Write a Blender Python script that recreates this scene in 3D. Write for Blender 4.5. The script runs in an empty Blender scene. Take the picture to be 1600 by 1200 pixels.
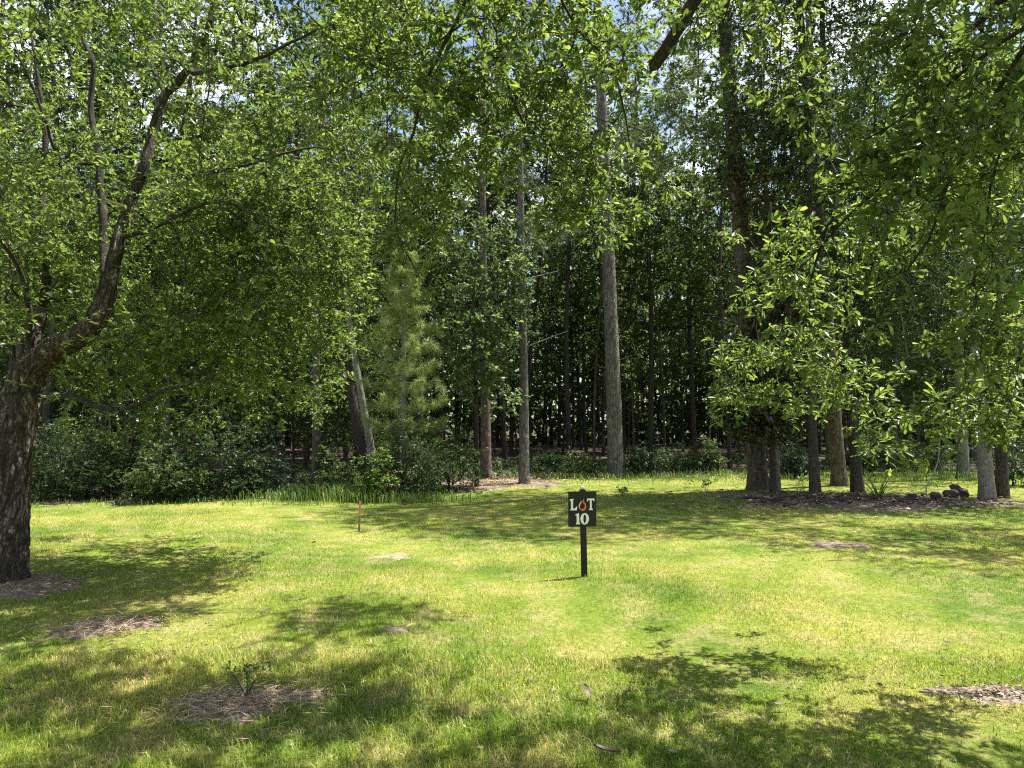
import bpy, bmesh, math
import numpy as np
from mathutils import Vector, Matrix

rng = np.random.default_rng(11)
scene = bpy.context.scene
COL = scene.collection

# ------------------------------------------------------------------ camera
F, CX, CY, HOR, CAMZ = 1130.0, 800.0, 600.0, 655.0, 1.6      # focal length and frame in photo pixels
TH = math.atan((HOR - CY) / F)
cam = bpy.data.cameras.new("camera")
cam_o = bpy.data.objects.new("camera", cam)
COL.objects.link(cam_o)
cam.sensor_width = 36.0
cam.lens = F / 1600.0 * 36.0
cam.clip_start, cam.clip_end = 0.05, 2000.0
cam_o.location = (0, 0, CAMZ)
cam_o.rotation_euler = (math.radians(90) + TH, 0, 0)
scene.camera = cam_o

# ------------------------------------------------------------------ sky, sun, exposure
SUN = Vector((0.36, 0.17, 0.92)).normalized()                # towards the sun
world = bpy.data.worlds.new("World")
scene.world = world
world.use_nodes = True
wn, wl = world.node_tree.nodes, world.node_tree.links
bg = wn["Background"]
sky = wn.new("ShaderNodeTexSky")
sky.sky_type = 'NISHITA'
sky.sun_disc = False
sky.sun_elevation = math.asin(SUN.z)
sky.sun_rotation = math.atan2(SUN.x, SUN.y)
sky.air_density, sky.dust_density, sky.ozone_density = 1.0, 1.2, 1.0
tc = wn.new("ShaderNodeTexCoord")
mp = wn.new("ShaderNodeMapping")
mp.inputs['Scale'].default_value = (1, 1, 2.2)
nz = wn.new("ShaderNodeTexNoise")
nz.inputs['Scale'].default_value = 2.6
nz.inputs['Detail'].default_value = 8
rp = wn.new("ShaderNodeValToRGB")
rp.color_ramp.elements[0].position = 0.49
rp.color_ramp.elements[1].position = 0.66
mx = wn.new("ShaderNodeMix")
mx.data_type = 'RGBA'
mx.inputs['B'].default_value = (8.5, 8.6, 8.8, 1)
wl.new(tc.outputs['Generated'], mp.inputs['Vector'])
wl.new(mp.outputs[0], nz.inputs['Vector'])
wl.new(nz.outputs['Fac'], rp.inputs['Fac'])
wl.new(rp.outputs['Color'], mx.inputs['Factor'])
wl.new(sky.outputs['Color'], mx.inputs['A'])
wl.new(mx.outputs['Result'], bg.inputs['Color'])
bg.inputs['Strength'].default_value = 0.078

sun = bpy.data.lights.new("sun", 'SUN')
sun.energy = 5.0
sun.angle = math.radians(0.53)
sun.color = (1.0, 0.955, 0.88)
sun_o = bpy.data.objects.new("sun", sun)
COL.objects.link(sun_o)
sun_o.rotation_euler = SUN.to_track_quat('Z', 'Y').to_euler()
sun_o.location = (10, 5, 30)

vs = scene.view_settings
vs.view_transform = 'Standard'
vs.look = 'None'
vs.gamma = 1.0
vs.exposure = 1.55
cy = scene.cycles
cy.max_bounces = 6
cy.diffuse_bounces = 3
cy.glossy_bounces = 2
cy.transmission_bounces = 5
cy.transparent_max_bounces = 4
cy.sample_clamp_indirect = 6.0
cy.use_denoising = False
cy.filter_width = 1.2
try:
    cy.denoiser = 'OPENIMAGEDENOISE'
    cy.denoising_input_passes = 'RGB_ALBEDO_NORMAL'
    cy.denoising_prefilter = 'ACCURATE'
except Exception:
    pass

# ------------------------------------------------------------------ helpers
def ray(px, py):
    u, v = (px - CX) / F, (CY - py) / F
    return np.array([u, math.cos(TH) - v * math.sin(TH), math.sin(TH) + v * math.cos(TH)])

def P(px, py, d):                     # point at distance d (along Y) seen at this photo pixel
    r = ray(px, py)
    return np.array([0, 0, CAMZ]) + r * (d / r[1])

def G(px, py):                        # ground point
    r = ray(px, py)
    p = np.array([0, 0, CAMZ]) + r * (-CAMZ / r[2])
    p[2] = gh(p[0], p[1])
    return p

def proj(p):
    p = np.atleast_2d(p)
    q = p - np.array([0, 0, CAMZ])
    f = q[:, 1] * math.cos(TH) + q[:, 2] * math.sin(TH)
    w = -q[:, 1] * math.sin(TH) + q[:, 2] * math.cos(TH)
    f = np.where(np.abs(f) < 1e-3, 1e-3, f)
    return CX + F * q[:, 0] / f, CY - F * w / f, f

def gh(x, y):                         # gentle lie of the land
    x, y = np.asarray(x, float), np.asarray(y, float)
    a = np.exp(-((x / 30) ** 2 + (y / 30) ** 2))
    return a * (0.022 * np.sin(0.9 * x + 0.4 * y + 1) + 0.018 * np.sin(-0.5 * x + 1.1 * y) + 0.012 * np.sin(1.9 * x + 1.3 * y + 2))

def vnoise(x, y, seed=0):             # smooth noise, about -1..1
    r = np.random.default_rng(seed)
    s = 0
    for k in range(7):
        a, b, c = r.uniform(-1, 1), r.uniform(-1, 1), r.uniform(0, 6.28)
        n = math.hypot(a, b) + 1e-6
        f = 1.0 * 1.45 ** (k - 2)
        s = s + np.sin((a / n * x + b / n * y) * f + c + 1.3 * np.sin((b / n * x - a / n * y) * f * 0.7 + c * 2)) / (1 + 0.35 * k)
    return s / 2.6

def norm(v):
    return v / np.maximum(np.linalg.norm(v, axis=-1, keepdims=True), 1e-9)

def new_mesh(name, V, T, mat, smooth=False):
    V = np.ascontiguousarray(V, np.float32)
    T = np.ascontiguousarray(T, np.int32)
    me = bpy.data.meshes.new(name)
    me.vertices.add(len(V))
    me.vertices.foreach_set('co', V.ravel())
    me.loops.add(T.size)
    me.loops.foreach_set('vertex_index', T.ravel())
    me.polygons.add(len(T))
    me.polygons.foreach_set('loop_start', np.arange(0, T.size, T.shape[1], dtype=np.int32))
    me.update(calc_edges=True)
    if smooth:
        me.polygons.foreach_set('use_smooth', np.ones(len(T), bool))
    me.materials.append(mat)
    return me

def link(name, me, parent=None, loc=None):
    o = bpy.data.objects.new(name, me)
    COL.objects.link(o)
    if parent is not None:
        o.parent = parent
    if loc is not None:
        o.location = loc
    return o

def tag(o, label=None, cat=None, group=None, kind=None):
    if label: o['label'] = label
    if cat: o['category'] = cat
    if group: o['group'] = group
    if kind: o['kind'] = kind
    return o

def thing(name, label, cat, loc=(0, 0, 0), group=None):
    return tag(link(name, None, None, tuple(float(c) for c in loc)), label, cat, group)

class Acc:
    def __init__(self):
        self.V, self.T, self.n = [], [], 0
    def add(self, V, T):
        if len(V) == 0: return
        self.V.append(np.asarray(V, np.float32)); self.T.append(np.asarray(T, np.int64) + self.n); self.n += len(V)
    def get(self):
        return np.concatenate(self.V), np.concatenate(self.T)

def copy_tree(o, loc, rz, sc, label=None):
    c = o.copy(); COL.objects.link(c)
    c.location = loc; c.rotation_euler = (rng.normal(0, .03), rng.normal(0, .03), rz); c.scale = (sc, sc, sc)
    if label: c['label'] = label
    for ch in [x for x in bpy.data.objects if x.parent == o]:
        d = ch.copy(); COL.objects.link(d); d.parent = c
    return c

# ------------------------------------------------------------------ materials
def mat_new(name):
    m = bpy.data.materials.new(name)
    m.use_nodes = True
    n = m.node_tree.nodes
    for x in list(n):
        if x.type != 'OUTPUT_MATERIAL' : n.remove(x)
    return m, n, m.node_tree.links, n['Material Output']

def ramp(n, stops):
    r = n.new("ShaderNodeValToRGB")
    e = r.color_ramp.elements
    while len(e) > 1: e.remove(e[-1])
    e[0].position, e[0].color = stops[0][0], (*stops[0][1], 1)
    for p, c in stops[1:]:
        x = e.new(p); x.color = (*c, 1)
    return r

def leaf_mat(name, stops, trans, tmix=0.45, rough=0.42, spec=0.5, back=None):
    m, n, l, out = mat_new(name)
    g = n.new("ShaderNodeNewGeometry")
    r = ramp(n, stops)
    l.new(g.outputs['Random Per Island'], r.inputs['Fac'])
    p = n.new("ShaderNodeBsdfPrincipled")
    p.inputs['Roughness'].default_value = rough
    p.inputs['Specular IOR Level'].default_value = spec
    col = r.outputs['Color']
    if back:
        mb = n.new("ShaderNodeMix"); mb.data_type = 'RGBA'
        l.new(g.outputs['Backfacing'], mb.inputs['Factor'])
        l.new(col, mb.inputs['A']); mb.inputs['B'].default_value = (*back, 1)
        col = mb.outputs['Result']
    l.new(col, p.inputs['Base Color'])
    t = n.new("ShaderNodeBsdfTranslucent")
    mt = n.new("ShaderNodeMix"); mt.data_type = 'RGBA'; mt.blend_type = 'MULTIPLY'; mt.inputs['Factor'].default_value = 1
    l.new(r.outputs['Color'], mt.inputs['A']); mt.inputs['B'].default_value = (*trans, 1)
    l.new(mt.outputs['Result'], t.inputs['Color'])
    s = n.new("ShaderNodeMixShader"); s.inputs['Fac'].default_value = tmix
    l.new(p.outputs[0], s.inputs[1]); l.new(t.outputs[0], s.inputs[2])
    l.new(s.outputs[0], out.inputs['Surface'])
    return m

def bark_mat(name, c0, c1, c2, scale=1.0, stretch=0.22, bump=0.6, lichen=None):
    """vertical ridges broken by cross cracks"""
    m, n, l, out = mat_new(name)
    t = n.new("ShaderNodeTexCoord")
    def noise(sc, st, det, rough=0.6, dist=0.0):
        mp = n.new("ShaderNodeMapping"); mp.inputs['Scale'].default_value = (1, 1, st)
        l.new(t.outputs['Object'], mp.inputs['Vector'])
        z = n.new("ShaderNodeTexNoise"); z.inputs['Scale'].default_value = sc; z.inputs['Detail'].default_value = det
        z.inputs['Roughness'].default_value = rough; z.inputs['Distortion'].default_value = dist
        l.new(mp.outputs[0], z.inputs['Vector'])
        return z.outputs['Fac']
    def mth(op, a, b=None, c=None):
        q = n.new("ShaderNodeMath"); q.operation = op
        for k, v in enumerate((a, b, c)):
            if v is None: continue
            if isinstance(v, (int, float)): q.inputs[k].default_value = v
            else: l.new(v, q.inputs[k])
        return q.outputs[0]
    ridge = mth('MULTIPLY', mth('ABSOLUTE', mth('SUBTRACT', noise(20 * scale, stretch, 3, 0.5, 0.6), 0.5)), 5.0)
    cross = mth('MULTIPLY', mth('ABSOLUTE', mth('SUBTRACT', noise(26 * scale, stretch * 2.6, 2, 0.5, 0.3), 0.5)), 5.0)
    fine = noise(70 * scale, 0.6, 5, 0.7)
    h = mth('ADD', mth('MULTIPLY', mth('MINIMUM', mth('MULTIPLY_ADD', ridge, 0.75, 0.08), mth('MULTIPLY_ADD', cross, 0.7, 0.22)), 0.85), mth('MULTIPLY', fine, 0.42))
    r = ramp(n, [(0.22, c0), (0.5, c1), (0.85, c2)])
    l.new(h, r.inputs['Fac'])
    col = r.outputs['Color']
    if lichen:
        n2 = n.new("ShaderNodeTexNoise"); n2.inputs['Scale'].default_value = 7; n2.inputs['Detail'].default_value = 8; n2.inputs['Roughness'].default_value = 0.7
        l.new(t.outputs['Object'], n2.inputs['Vector'])
        r2 = ramp(n, [(0.54, (0, 0, 0)), (0.64, (1, 1, 1))])
        l.new(n2.outputs['Fac'], r2.inputs['Fac'])
        mm = n.new("ShaderNodeMix"); mm.data_type = 'RGBA'
        l.new(mth('MULTIPLY', r2.outputs['Color'], fine), mm.inputs['Factor']); l.new(col, mm.inputs['A']); mm.inputs['B'].default_value = (*lichen, 1)
        col = mm.outputs['Result']
    p = n.new("ShaderNodeBsdfPrincipled"); p.inputs['Roughness'].default_value = 0.9; p.inputs['Specular IOR Level'].default_value = 0.2
    l.new(col, p.inputs['Base Color'])
    b = n.new("ShaderNodeBump"); b.inputs['Strength'].default_value = bump; b.inputs['Distance'].default_value = 0.03
    l.new(h, b.inputs['Height']); l.new(b.outputs[0], p.inputs['Normal'])
    l.new(p.outputs[0], out.inputs['Surface'])
    return m

def plain_mat(name, stops, scale=8, rough=0.8, stretch=(1, 1, 1), island=False, bump=0.0, spec=0.3):
    m, n, l, out = mat_new(name)
    p = n.new("ShaderNodeBsdfPrincipled"); p.inputs['Roughness'].default_value = rough; p.inputs['Specular IOR Level'].default_value = spec
    r = ramp(n, stops)
    if island:
        g = n.new("ShaderNodeNewGeometry"); l.new(g.outputs['Random Per Island'], r.inputs['Fac'])
    else:
        t = n.new("ShaderNodeTexCoord"); mp = n.new("ShaderNodeMapping"); mp.inputs['Scale'].default_value = stretch
        nz = n.new("ShaderNodeTexNoise"); nz.inputs['Scale'].default_value = scale; nz.inputs['Detail'].default_value = 8
        l.new(t.outputs['Object'], mp.inputs['Vector']); l.new(mp.outputs[0], nz.inputs['Vector']); l.new(nz.outputs['Fac'], r.inputs['Fac'])
        if bump:
            b = n.new("ShaderNodeBump"); b.inputs['Strength'].default_value = bump; b.inputs['Distance'].default_value = 0.02
            l.new(nz.outputs['Fac'], b.inputs['Height']); l.new(b.outputs[0], p.inputs['Normal'])
    l.new(r.outputs['Color'], p.inputs['Base Color'])
    l.new(p.outputs[0], out.inputs['Surface'])
    return m

def lawn_tint():
    """shared colour of the lawn by place: lush, yellowing and straw-dry patches"""
    g = bpy.data.node_groups.new("lawn_tint", 'ShaderNodeTree')
    g.interface.new_socket("Color", in_out='OUTPUT', socket_type='NodeSocketColor')
    n, l = g.nodes, g.links
    o = n.new("NodeGroupOutput")
    ge = n.new("ShaderNodeNewGeometry")
    n1 = n.new("ShaderNodeTexNoise"); n1.inputs['Scale'].default_value = 0.55; n1.inputs['Detail'].default_value = 5; n1.inputs['Roughness'].default_value = 0.6
    n2 = n.new("ShaderNodeTexNoise"); n2.inputs['Scale'].default_value = 2.3; n2.inputs['Detail'].default_value = 6; n2.inputs['Roughness'].default_value = 0.7
    l.new(ge.outputs['Position'], n1.inputs['Vector']); l.new(ge.outputs['Position'], n2.inputs['Vector'])
    r1 = ramp(n, [(0.38, (0.105, 0.180, 0.022)), (0.5, (0.178, 0.242, 0.032)), (0.61, (0.265, 0.290, 0.062))])
    l.new(n1.outputs['Fac'], r1.inputs['Fac'])
    r2 = ramp(n, [(0.46, (0, 0, 0)), (0.72, (1, 1, 1))])
    l.new(n2.outputs['Fac'], r2.inputs['Fac'])
    mu = n.new("ShaderNodeMath"); mu.operation = 'MULTIPLY'; mu.inputs[1].default_value = 0.68
    l.new(r2.outputs['Color'], mu.inputs[0])
    m = n.new("ShaderNodeMix"); m.data_type = 'RGBA'; m.inputs['B'].default_value = (0.42, 0.35, 0.17, 1)
    l.new(mu.outputs[0], m.inputs['Factor']); l.new(r1.outputs['Color'], m.inputs['A'])
    l.new(m.outputs['Result'], o.inputs['Color'])
    return g

TINT = lawn_tint()

def grass_mat(name, bright=1.0):
    m, n, l, out = mat_new(name)
    ng = n.new("ShaderNodeGroup"); ng.node_tree = TINT
    g = n.new("ShaderNodeNewGeometry")
    r = ramp(n, [(0.0, (0.55, 0.62, 0.5)), (0.35, (0.95, 1.0, 0.8)), (0.74, (1.2, 1.2, 1.0)), (0.79, (1.9, 1.45, 2.6)), (1.0, (2.5, 1.75, 3.8))])
    l.new(g.outputs['Random Per Island'], r.inputs['Fac'])
    mm = n.new("ShaderNodeMix"); mm.data_type = 'RGBA'; mm.blend_type = 'MULTIPLY'; mm.inputs['Factor'].default_value = 1
    l.new(ng.outputs[0], mm.inputs['A']); l.new(r.outputs['Color'], mm.inputs['B'])
    p = n.new("ShaderNodeBsdfPrincipled"); p.inputs['Roughness'].default_value = 0.5; p.inputs['Specular IOR Level'].default_value = 0.35
    l.new(mm.outputs['Result'], p.inputs['Base Color'])
    t = n.new("ShaderNodeBsdfTranslucent")
    mt = n.new("ShaderNodeMix"); mt.data_type = 'RGBA'; mt.blend_type = 'MULTIPLY'; mt.inputs['Factor'].default_value = 1
    l.new(mm.outputs['Result'], mt.inputs['A']); mt.inputs['B'].default_value = (1.5, 1.6, 0.9, 1)
    l.new(mt.outputs['Result'], t.inputs['Color'])
    s = n.new("ShaderNodeMixShader"); s.inputs['Fac'].default_value = 0.4
    l.new(p.outputs[0], s.inputs[1]); l.new(t.outputs[0], s.inputs[2]); l.new(s.outputs[0], out.inputs['Surface'])
    return m

def lawn_mat():
    m, n, l, out = mat_new("lawn_ground")
    ng = n.new("ShaderNodeGroup"); ng.node_tree = TINT
    ge = n.new("ShaderNodeNewGeometry")
    nz = n.new("ShaderNodeTexNoise"); nz.inputs['Scale'].default_value = 26; nz.inputs['Detail'].default_value = 8; nz.inputs['Roughness'].default_value = 0.75
    l.new(ge.outputs['Position'], nz.inputs['Vector'])
    r = ramp(n, [(0.35, (0.45, 0.45, 0.45)), (0.6, (1.05, 1.0, 1.0))])
    l.new(nz.outputs['Fac'], r.inputs['Fac'])
    mm = n.new("ShaderNodeMix"); mm.data_type = 'RGBA'; mm.blend_type = 'MULTIPLY'; mm.inputs['Factor'].default_value = 1
    l.new(ng.outputs[0], mm.inputs['A']); l.new(r.outputs['Color'], mm.inputs['B'])
    p = n.new("ShaderNodeBsdfPrincipled"); p.inputs['Roughness'].default_value = 0.9; p.inputs['Specular IOR Level'].default_value = 0.1
    l.new(mm.outputs['Result'], p.inputs['Base Color'])
    b = n.new("ShaderNodeBump"); b.inputs['Strength'].default_value = 0.8; b.inputs['Distance'].default_value = 0.04
    l.new(nz.outputs['Fac'], b.inputs['Height']); l.new(b.outputs[0], p.inputs['Normal'])
    l.new(p.outputs[0], out.inputs['Surface'])
    return m

OAK = leaf_mat("oak_leaf", [(0, (0.037, 0.064, 0.019)), (0.35, (0.056, 0.092, 0.026)), (0.75, (0.083, 0.124, 0.035)), (1, (0.135, 0.168, 0.055))], (2.7, 2.55, 1.4), 0.54, 0.42, 0.45)
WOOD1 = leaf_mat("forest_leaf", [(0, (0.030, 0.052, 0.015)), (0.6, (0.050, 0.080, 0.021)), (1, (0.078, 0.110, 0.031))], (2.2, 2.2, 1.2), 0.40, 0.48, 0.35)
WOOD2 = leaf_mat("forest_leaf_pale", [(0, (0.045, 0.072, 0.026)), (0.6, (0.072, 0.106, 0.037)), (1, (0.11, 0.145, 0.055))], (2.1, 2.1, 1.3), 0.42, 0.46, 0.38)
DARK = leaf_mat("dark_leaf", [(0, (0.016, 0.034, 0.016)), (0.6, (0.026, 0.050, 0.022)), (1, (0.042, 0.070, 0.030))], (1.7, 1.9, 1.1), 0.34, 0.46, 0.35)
MAGN = leaf_mat("magnolia_leaf", [(0, (0.018, 0.038, 0.014)), (0.7, (0.028, 0.055, 0.018)), (0.95, (0.045, 0.07, 0.022)), (1, (0.16, 0.09, 0.04))], (1.2, 1.4, 0.7), 0.15, 0.22, 0.7, back=(0.085, 0.060, 0.032))
SHRUB = leaf_mat("shrub_leaf", [(0, (0.024, 0.046, 0.017)), (0.6, (0.040, 0.068, 0.024)), (1, (0.065, 0.095, 0.034))], (1.9, 2.0, 1.1), 0.38, 0.46, 0.35)
LIME = leaf_mat("bright_shrub_leaf", [(0, (0.06, 0.11, 0.020)), (0.6, (0.09, 0.15, 0.03)), (1, (0.14, 0.19, 0.04))], (2.0, 2.0, 1.0), 0.45, 0.4, 0.5)
MAPLE = leaf_mat("maple_leaf", [(0, (0.07, 0.105, 0.042)), (0.6, (0.105, 0.15, 0.06)), (1, (0.15, 0.19, 0.085))], (1.9, 1.9, 1.3), 0.45, 0.42, 0.45)
NEEDLE = leaf_mat("pine_needle", [(0, (0.05, 0.085, 0.030)), (0.5, (0.075, 0.115, 0.042)), (1, (0.11, 0.145, 0.06))], (1.6, 1.6, 1.0), 0.3, 0.45, 0.4)
NEEDLE_Y = leaf_mat("young_pine_needle", [(0, (0.20, 0.25, 0.08)), (0.5, (0.28, 0.33, 0.115)), (1, (0.37, 0.41, 0.17))], (1.5, 1.5, 1.1), 0.4, 0.45, 0.4)
GRASS = grass_mat("grass_blade")
TALLG = leaf_mat("tall_grass_blade", [(0, (0.06, 0.12, 0.025)), (0.7, (0.10, 0.17, 0.035)), (0.9, (0.15, 0.2, 0.05)), (1, (0.35, 0.3, 0.14))], (1.8, 1.8, 1.0), 0.4, 0.45, 0.4)
LAWN = lawn_mat()
OAKBARK = bark_mat("oak_bark", (0.014, 0.011, 0.009), (0.065, 0.052, 0.042), (0.25, 0.215, 0.18), 0.8, 0.25, 0.8)
OAKLIMB = bark_mat("oak_limb_bark", (0.016, 0.013, 0.010), (0.045, 0.037, 0.029), (0.105, 0.092, 0.074), 1.5, 0.45, 0.6, lichen=(0.15, 0.165, 0.12))
PINEBARK = bark_mat("pine_bark", (0.06, 0.05, 0.045), (0.17, 0.155, 0.14), (0.34, 0.32, 0.295), 0.5, 0.3, 1.0)
REDBARK = bark_mat("reddish_pine_bark", (0.05, 0.039, 0.032), (0.135, 0.108, 0.088), (0.25, 0.212, 0.18), 0.5, 0.3, 0.8)
GREYBARK = bark_mat("grey_bark", (0.10, 0.09, 0.075), (0.20, 0.185, 0.155), (0.34, 0.32, 0.28), 0.7, 0.5, 0.4, lichen=(0.30, 0.31, 0.26))
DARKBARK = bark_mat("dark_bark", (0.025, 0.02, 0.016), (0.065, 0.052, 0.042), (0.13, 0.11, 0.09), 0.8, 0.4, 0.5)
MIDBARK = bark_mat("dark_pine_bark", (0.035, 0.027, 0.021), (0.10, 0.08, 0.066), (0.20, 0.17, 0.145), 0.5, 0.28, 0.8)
LITTER = plain_mat("leaf_litter", [(0, (0.07, 0.045, 0.028)), (0.5, (0.14, 0.095, 0.062)), (0.8, (0.22, 0.165, 0.12)), (1, (0.42, 0.35, 0.28))], island=True, rough=0.7)
STRAW = plain_mat("pine_straw", [(0, (0.17, 0.11, 0.07)), (0.4, (0.40, 0.28, 0.19)), (1, (0.66, 0.52, 0.38))], island=True, rough=0.7)
SOIL = plain_mat("soil", [(0.3, (0.07, 0.055, 0.04)), (0.5, (0.17, 0.13, 0.095)), (0.7, (0.28, 0.22, 0.165))], 30, 0.95, bump=0.8)
SAND = plain_mat("sandy_soil", [(0.3, (0.12, 0.09, 0.06)), (0.5, (0.22, 0.175, 0.12)), (0.7, (0.32, 0.27, 0.19))], 30, 0.95, bump=0.6)
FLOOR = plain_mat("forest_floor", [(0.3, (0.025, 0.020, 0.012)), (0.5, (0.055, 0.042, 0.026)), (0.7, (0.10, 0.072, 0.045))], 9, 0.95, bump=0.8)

# ------------------------------------------------------------------ shapes
def tube(pts, rad, sides):
    pts = np.asarray(pts, float); rad = np.asarray(rad, float)
    n = len(pts)
    tan = norm(np.gradient(pts, axis=0))
    ref = np.array([1.0, 0, 0]) if abs(tan[0][0]) < 0.8 else np.array([0, 1.0, 0])
    u = norm(np.cross(tan[0], ref))
    ang = np.linspace(0, 2 * math.pi, sides, endpoint=False)
    rings = []
    for i in range(n):
        u = norm(u - tan[i] * np.dot(u, tan[i]))
        w = np.cross(tan[i], u)
        rings.append(pts[i] + rad[i] * (np.cos(ang)[:, None] * u + np.sin(ang)[:, None] * w))
    V = np.concatenate(rings + [pts[-1:] + tan[-1] * rad[-1]])
    T = []
    i = np.arange(sides); j = (i + 1) % sides
    for k in range(n - 1):
        a, b = k * sides, (k + 1) * sides
        T.append(np.stack([a + i, a + j, b + j], 1)); T.append(np.stack([a + i, b + j, b + i], 1))
    T.append(np.stack([(n - 1) * sides + i, (n - 1) * sides + j, np.full(sides, n * sides)], 1))
    return V, np.concatenate(T)

def smooth_path(pts, step):
    pts = np.asarray(pts, float)
    if len(pts) < 3:
        m = max(2, int(np.linalg.norm(pts[-1] - pts[0]) / step) + 1)
        return pts[0] + np.linspace(0, 1, m)[:, None] * (pts[-1] - pts[0])
    q = np.vstack([2 * pts[0] - pts[1], pts, 2 * pts[-1] - pts[-2]])
    out = []
    for i in range(1, len(q) - 2):
        m = max(1, int(np.linalg.norm(q[i + 1] - q[i]) / step))
        t = np.linspace(0, 1, m, endpoint=False)[:, None]
        a, b, c, d = q[i - 1], q[i], q[i + 1], q[i + 2]
        out.append(0.5 * ((2 * b) + (c - a) * t + (2 * a - 5 * b + 4 * c - d) * t ** 2 + (3 * b - a - 3 * c + d) * t ** 3))
    out.append(pts[-1:])
    return np.concatenate(out)

def prisms(A, B, r0, r1):
    """three-sided tapered sticks from A to B"""
    A, B = np.asarray(A), np.asarray(B)
    d = norm(B - A)
    ref = np.where(np.abs(d[:, 2:3]) < 0.9, np.array([[0, 0, 1.0]]), np.array([[1.0, 0, 0]]))
    u = norm(np.cross(d, ref)); w = np.cross(d, u)
    V = np.zeros((len(A), 6, 3))
    for k in range(3):
        a = k * 2.0944
        o = math.cos(a) * u + math.sin(a) * w
        V[:, k] = A + o * r0; V[:, 3 + k] = B + o * r1
    T0 = np.array([[0, 1, 4], [0, 4, 3], [1, 2, 5], [1, 5, 4], [2, 0, 3], [2, 3, 5]])
    T = (np.arange(len(A)) * 6)[:, None, None] + T0
    return V.reshape(-1, 3), T.reshape(-1, 3)

LEAF_T = {
    'fold': (np.array([[0, 0, 0], [.5, .5, .16], [1, 0, -.1], [.5, -.5, .16]], float), np.array([[0, 1, 2], [0, 2, 3]])),
    'mid': (np.array([[0, 0, 0], [.55, .42, .12], [.9, .34, 0], [1, 0, -.2], [.9, -.34, 0], [.55, -.42, .12]], float),
            np.array([[0, 3, 1], [1, 3, 2], [0, 5, 3], [5, 4, 3]])),
    'near': (np.array([[0, 0, 0], [.38, .26, .10], [.38, 0, 0], [.38, -.26, .10], [.74, .5, .06], [.74, 0, -.10], [.74, -.5, .06], [.95, .27, -.12], [1, 0, -.22], [.95, -.27, -.12]], float),
             np.array([[0, 2, 1], [0, 3, 2], [1, 2, 5], [1, 5, 4], [2, 3, 6], [2, 6, 5], [4, 5, 8], [4, 8, 7], [5, 6, 9], [5, 9, 8]])),
}

def leaf_frames(base, d, n):
    s = norm(np.cross(n, d)); n = np.cross(d, s)
    return s, n

def leaf_mesh(base, d, n, L, W, kind):
    tv, tt = LEAF_T[kind]
    s, n = leaf_frames(base, d, n)
    V = base[:, None, :] + tv[None, :, 0:1] * (d * L[:, None])[:, None, :] + tv[None, :, 1:2] * (s * W[:, None])[:, None, :] + tv[None, :, 2:3] * (n * W[:, None])[:, None, :]
    T = (np.arange(len(base)) * len(tv))[:, None, None] + tt
    return V.reshape(-1, 3), T.reshape(-1, 3)

def twig_leaves(tips, tdir, ntw, tl, nl, L, W, rnd=0.8, droop=0.15, up=0.9, fwd=0.6, lspread=0.75):
    """twigs fanning out from every branch tip and leaves along them, bunched towards the ends"""
    t = np.repeat(tips, ntw, 0); td = np.repeat(tdir, ntw, 0)
    wd = norm(td * fwd + rng.normal(0, rnd, t.shape) * np.array([1, 1, 0.7]) + np.array([0, 0, -droop]))
    wl_ = tl * rng.uniform(0.45, 1.15, (len(t), 1))
    end = t + wd * wl_
    k = np.repeat(np.arange(len(t)), nl)
    f = rng.uniform(0, 1, (len(k), 1)) ** 0.55
    base = t[k] + wd[k] * wl_[k] * (0.15 + 0.87 * f) + rng.normal(0, 0.006, (len(k), 3))
    d = norm(wd[k] * 0.55 + rng.normal(0, lspread, base.shape) * np.array([1, 1, 0.75]) + np.array([0, 0, -0.08]))
    n = norm(rng.normal(0, 0.55, base.shape) + np.array([0, 0, up]))
    s = rng.uniform(0.45, 1.2, len(k))
    return (t, end), (base, d, n, L * s, W * s * rng.uniform(0.85, 1.15, len(k)))

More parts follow.
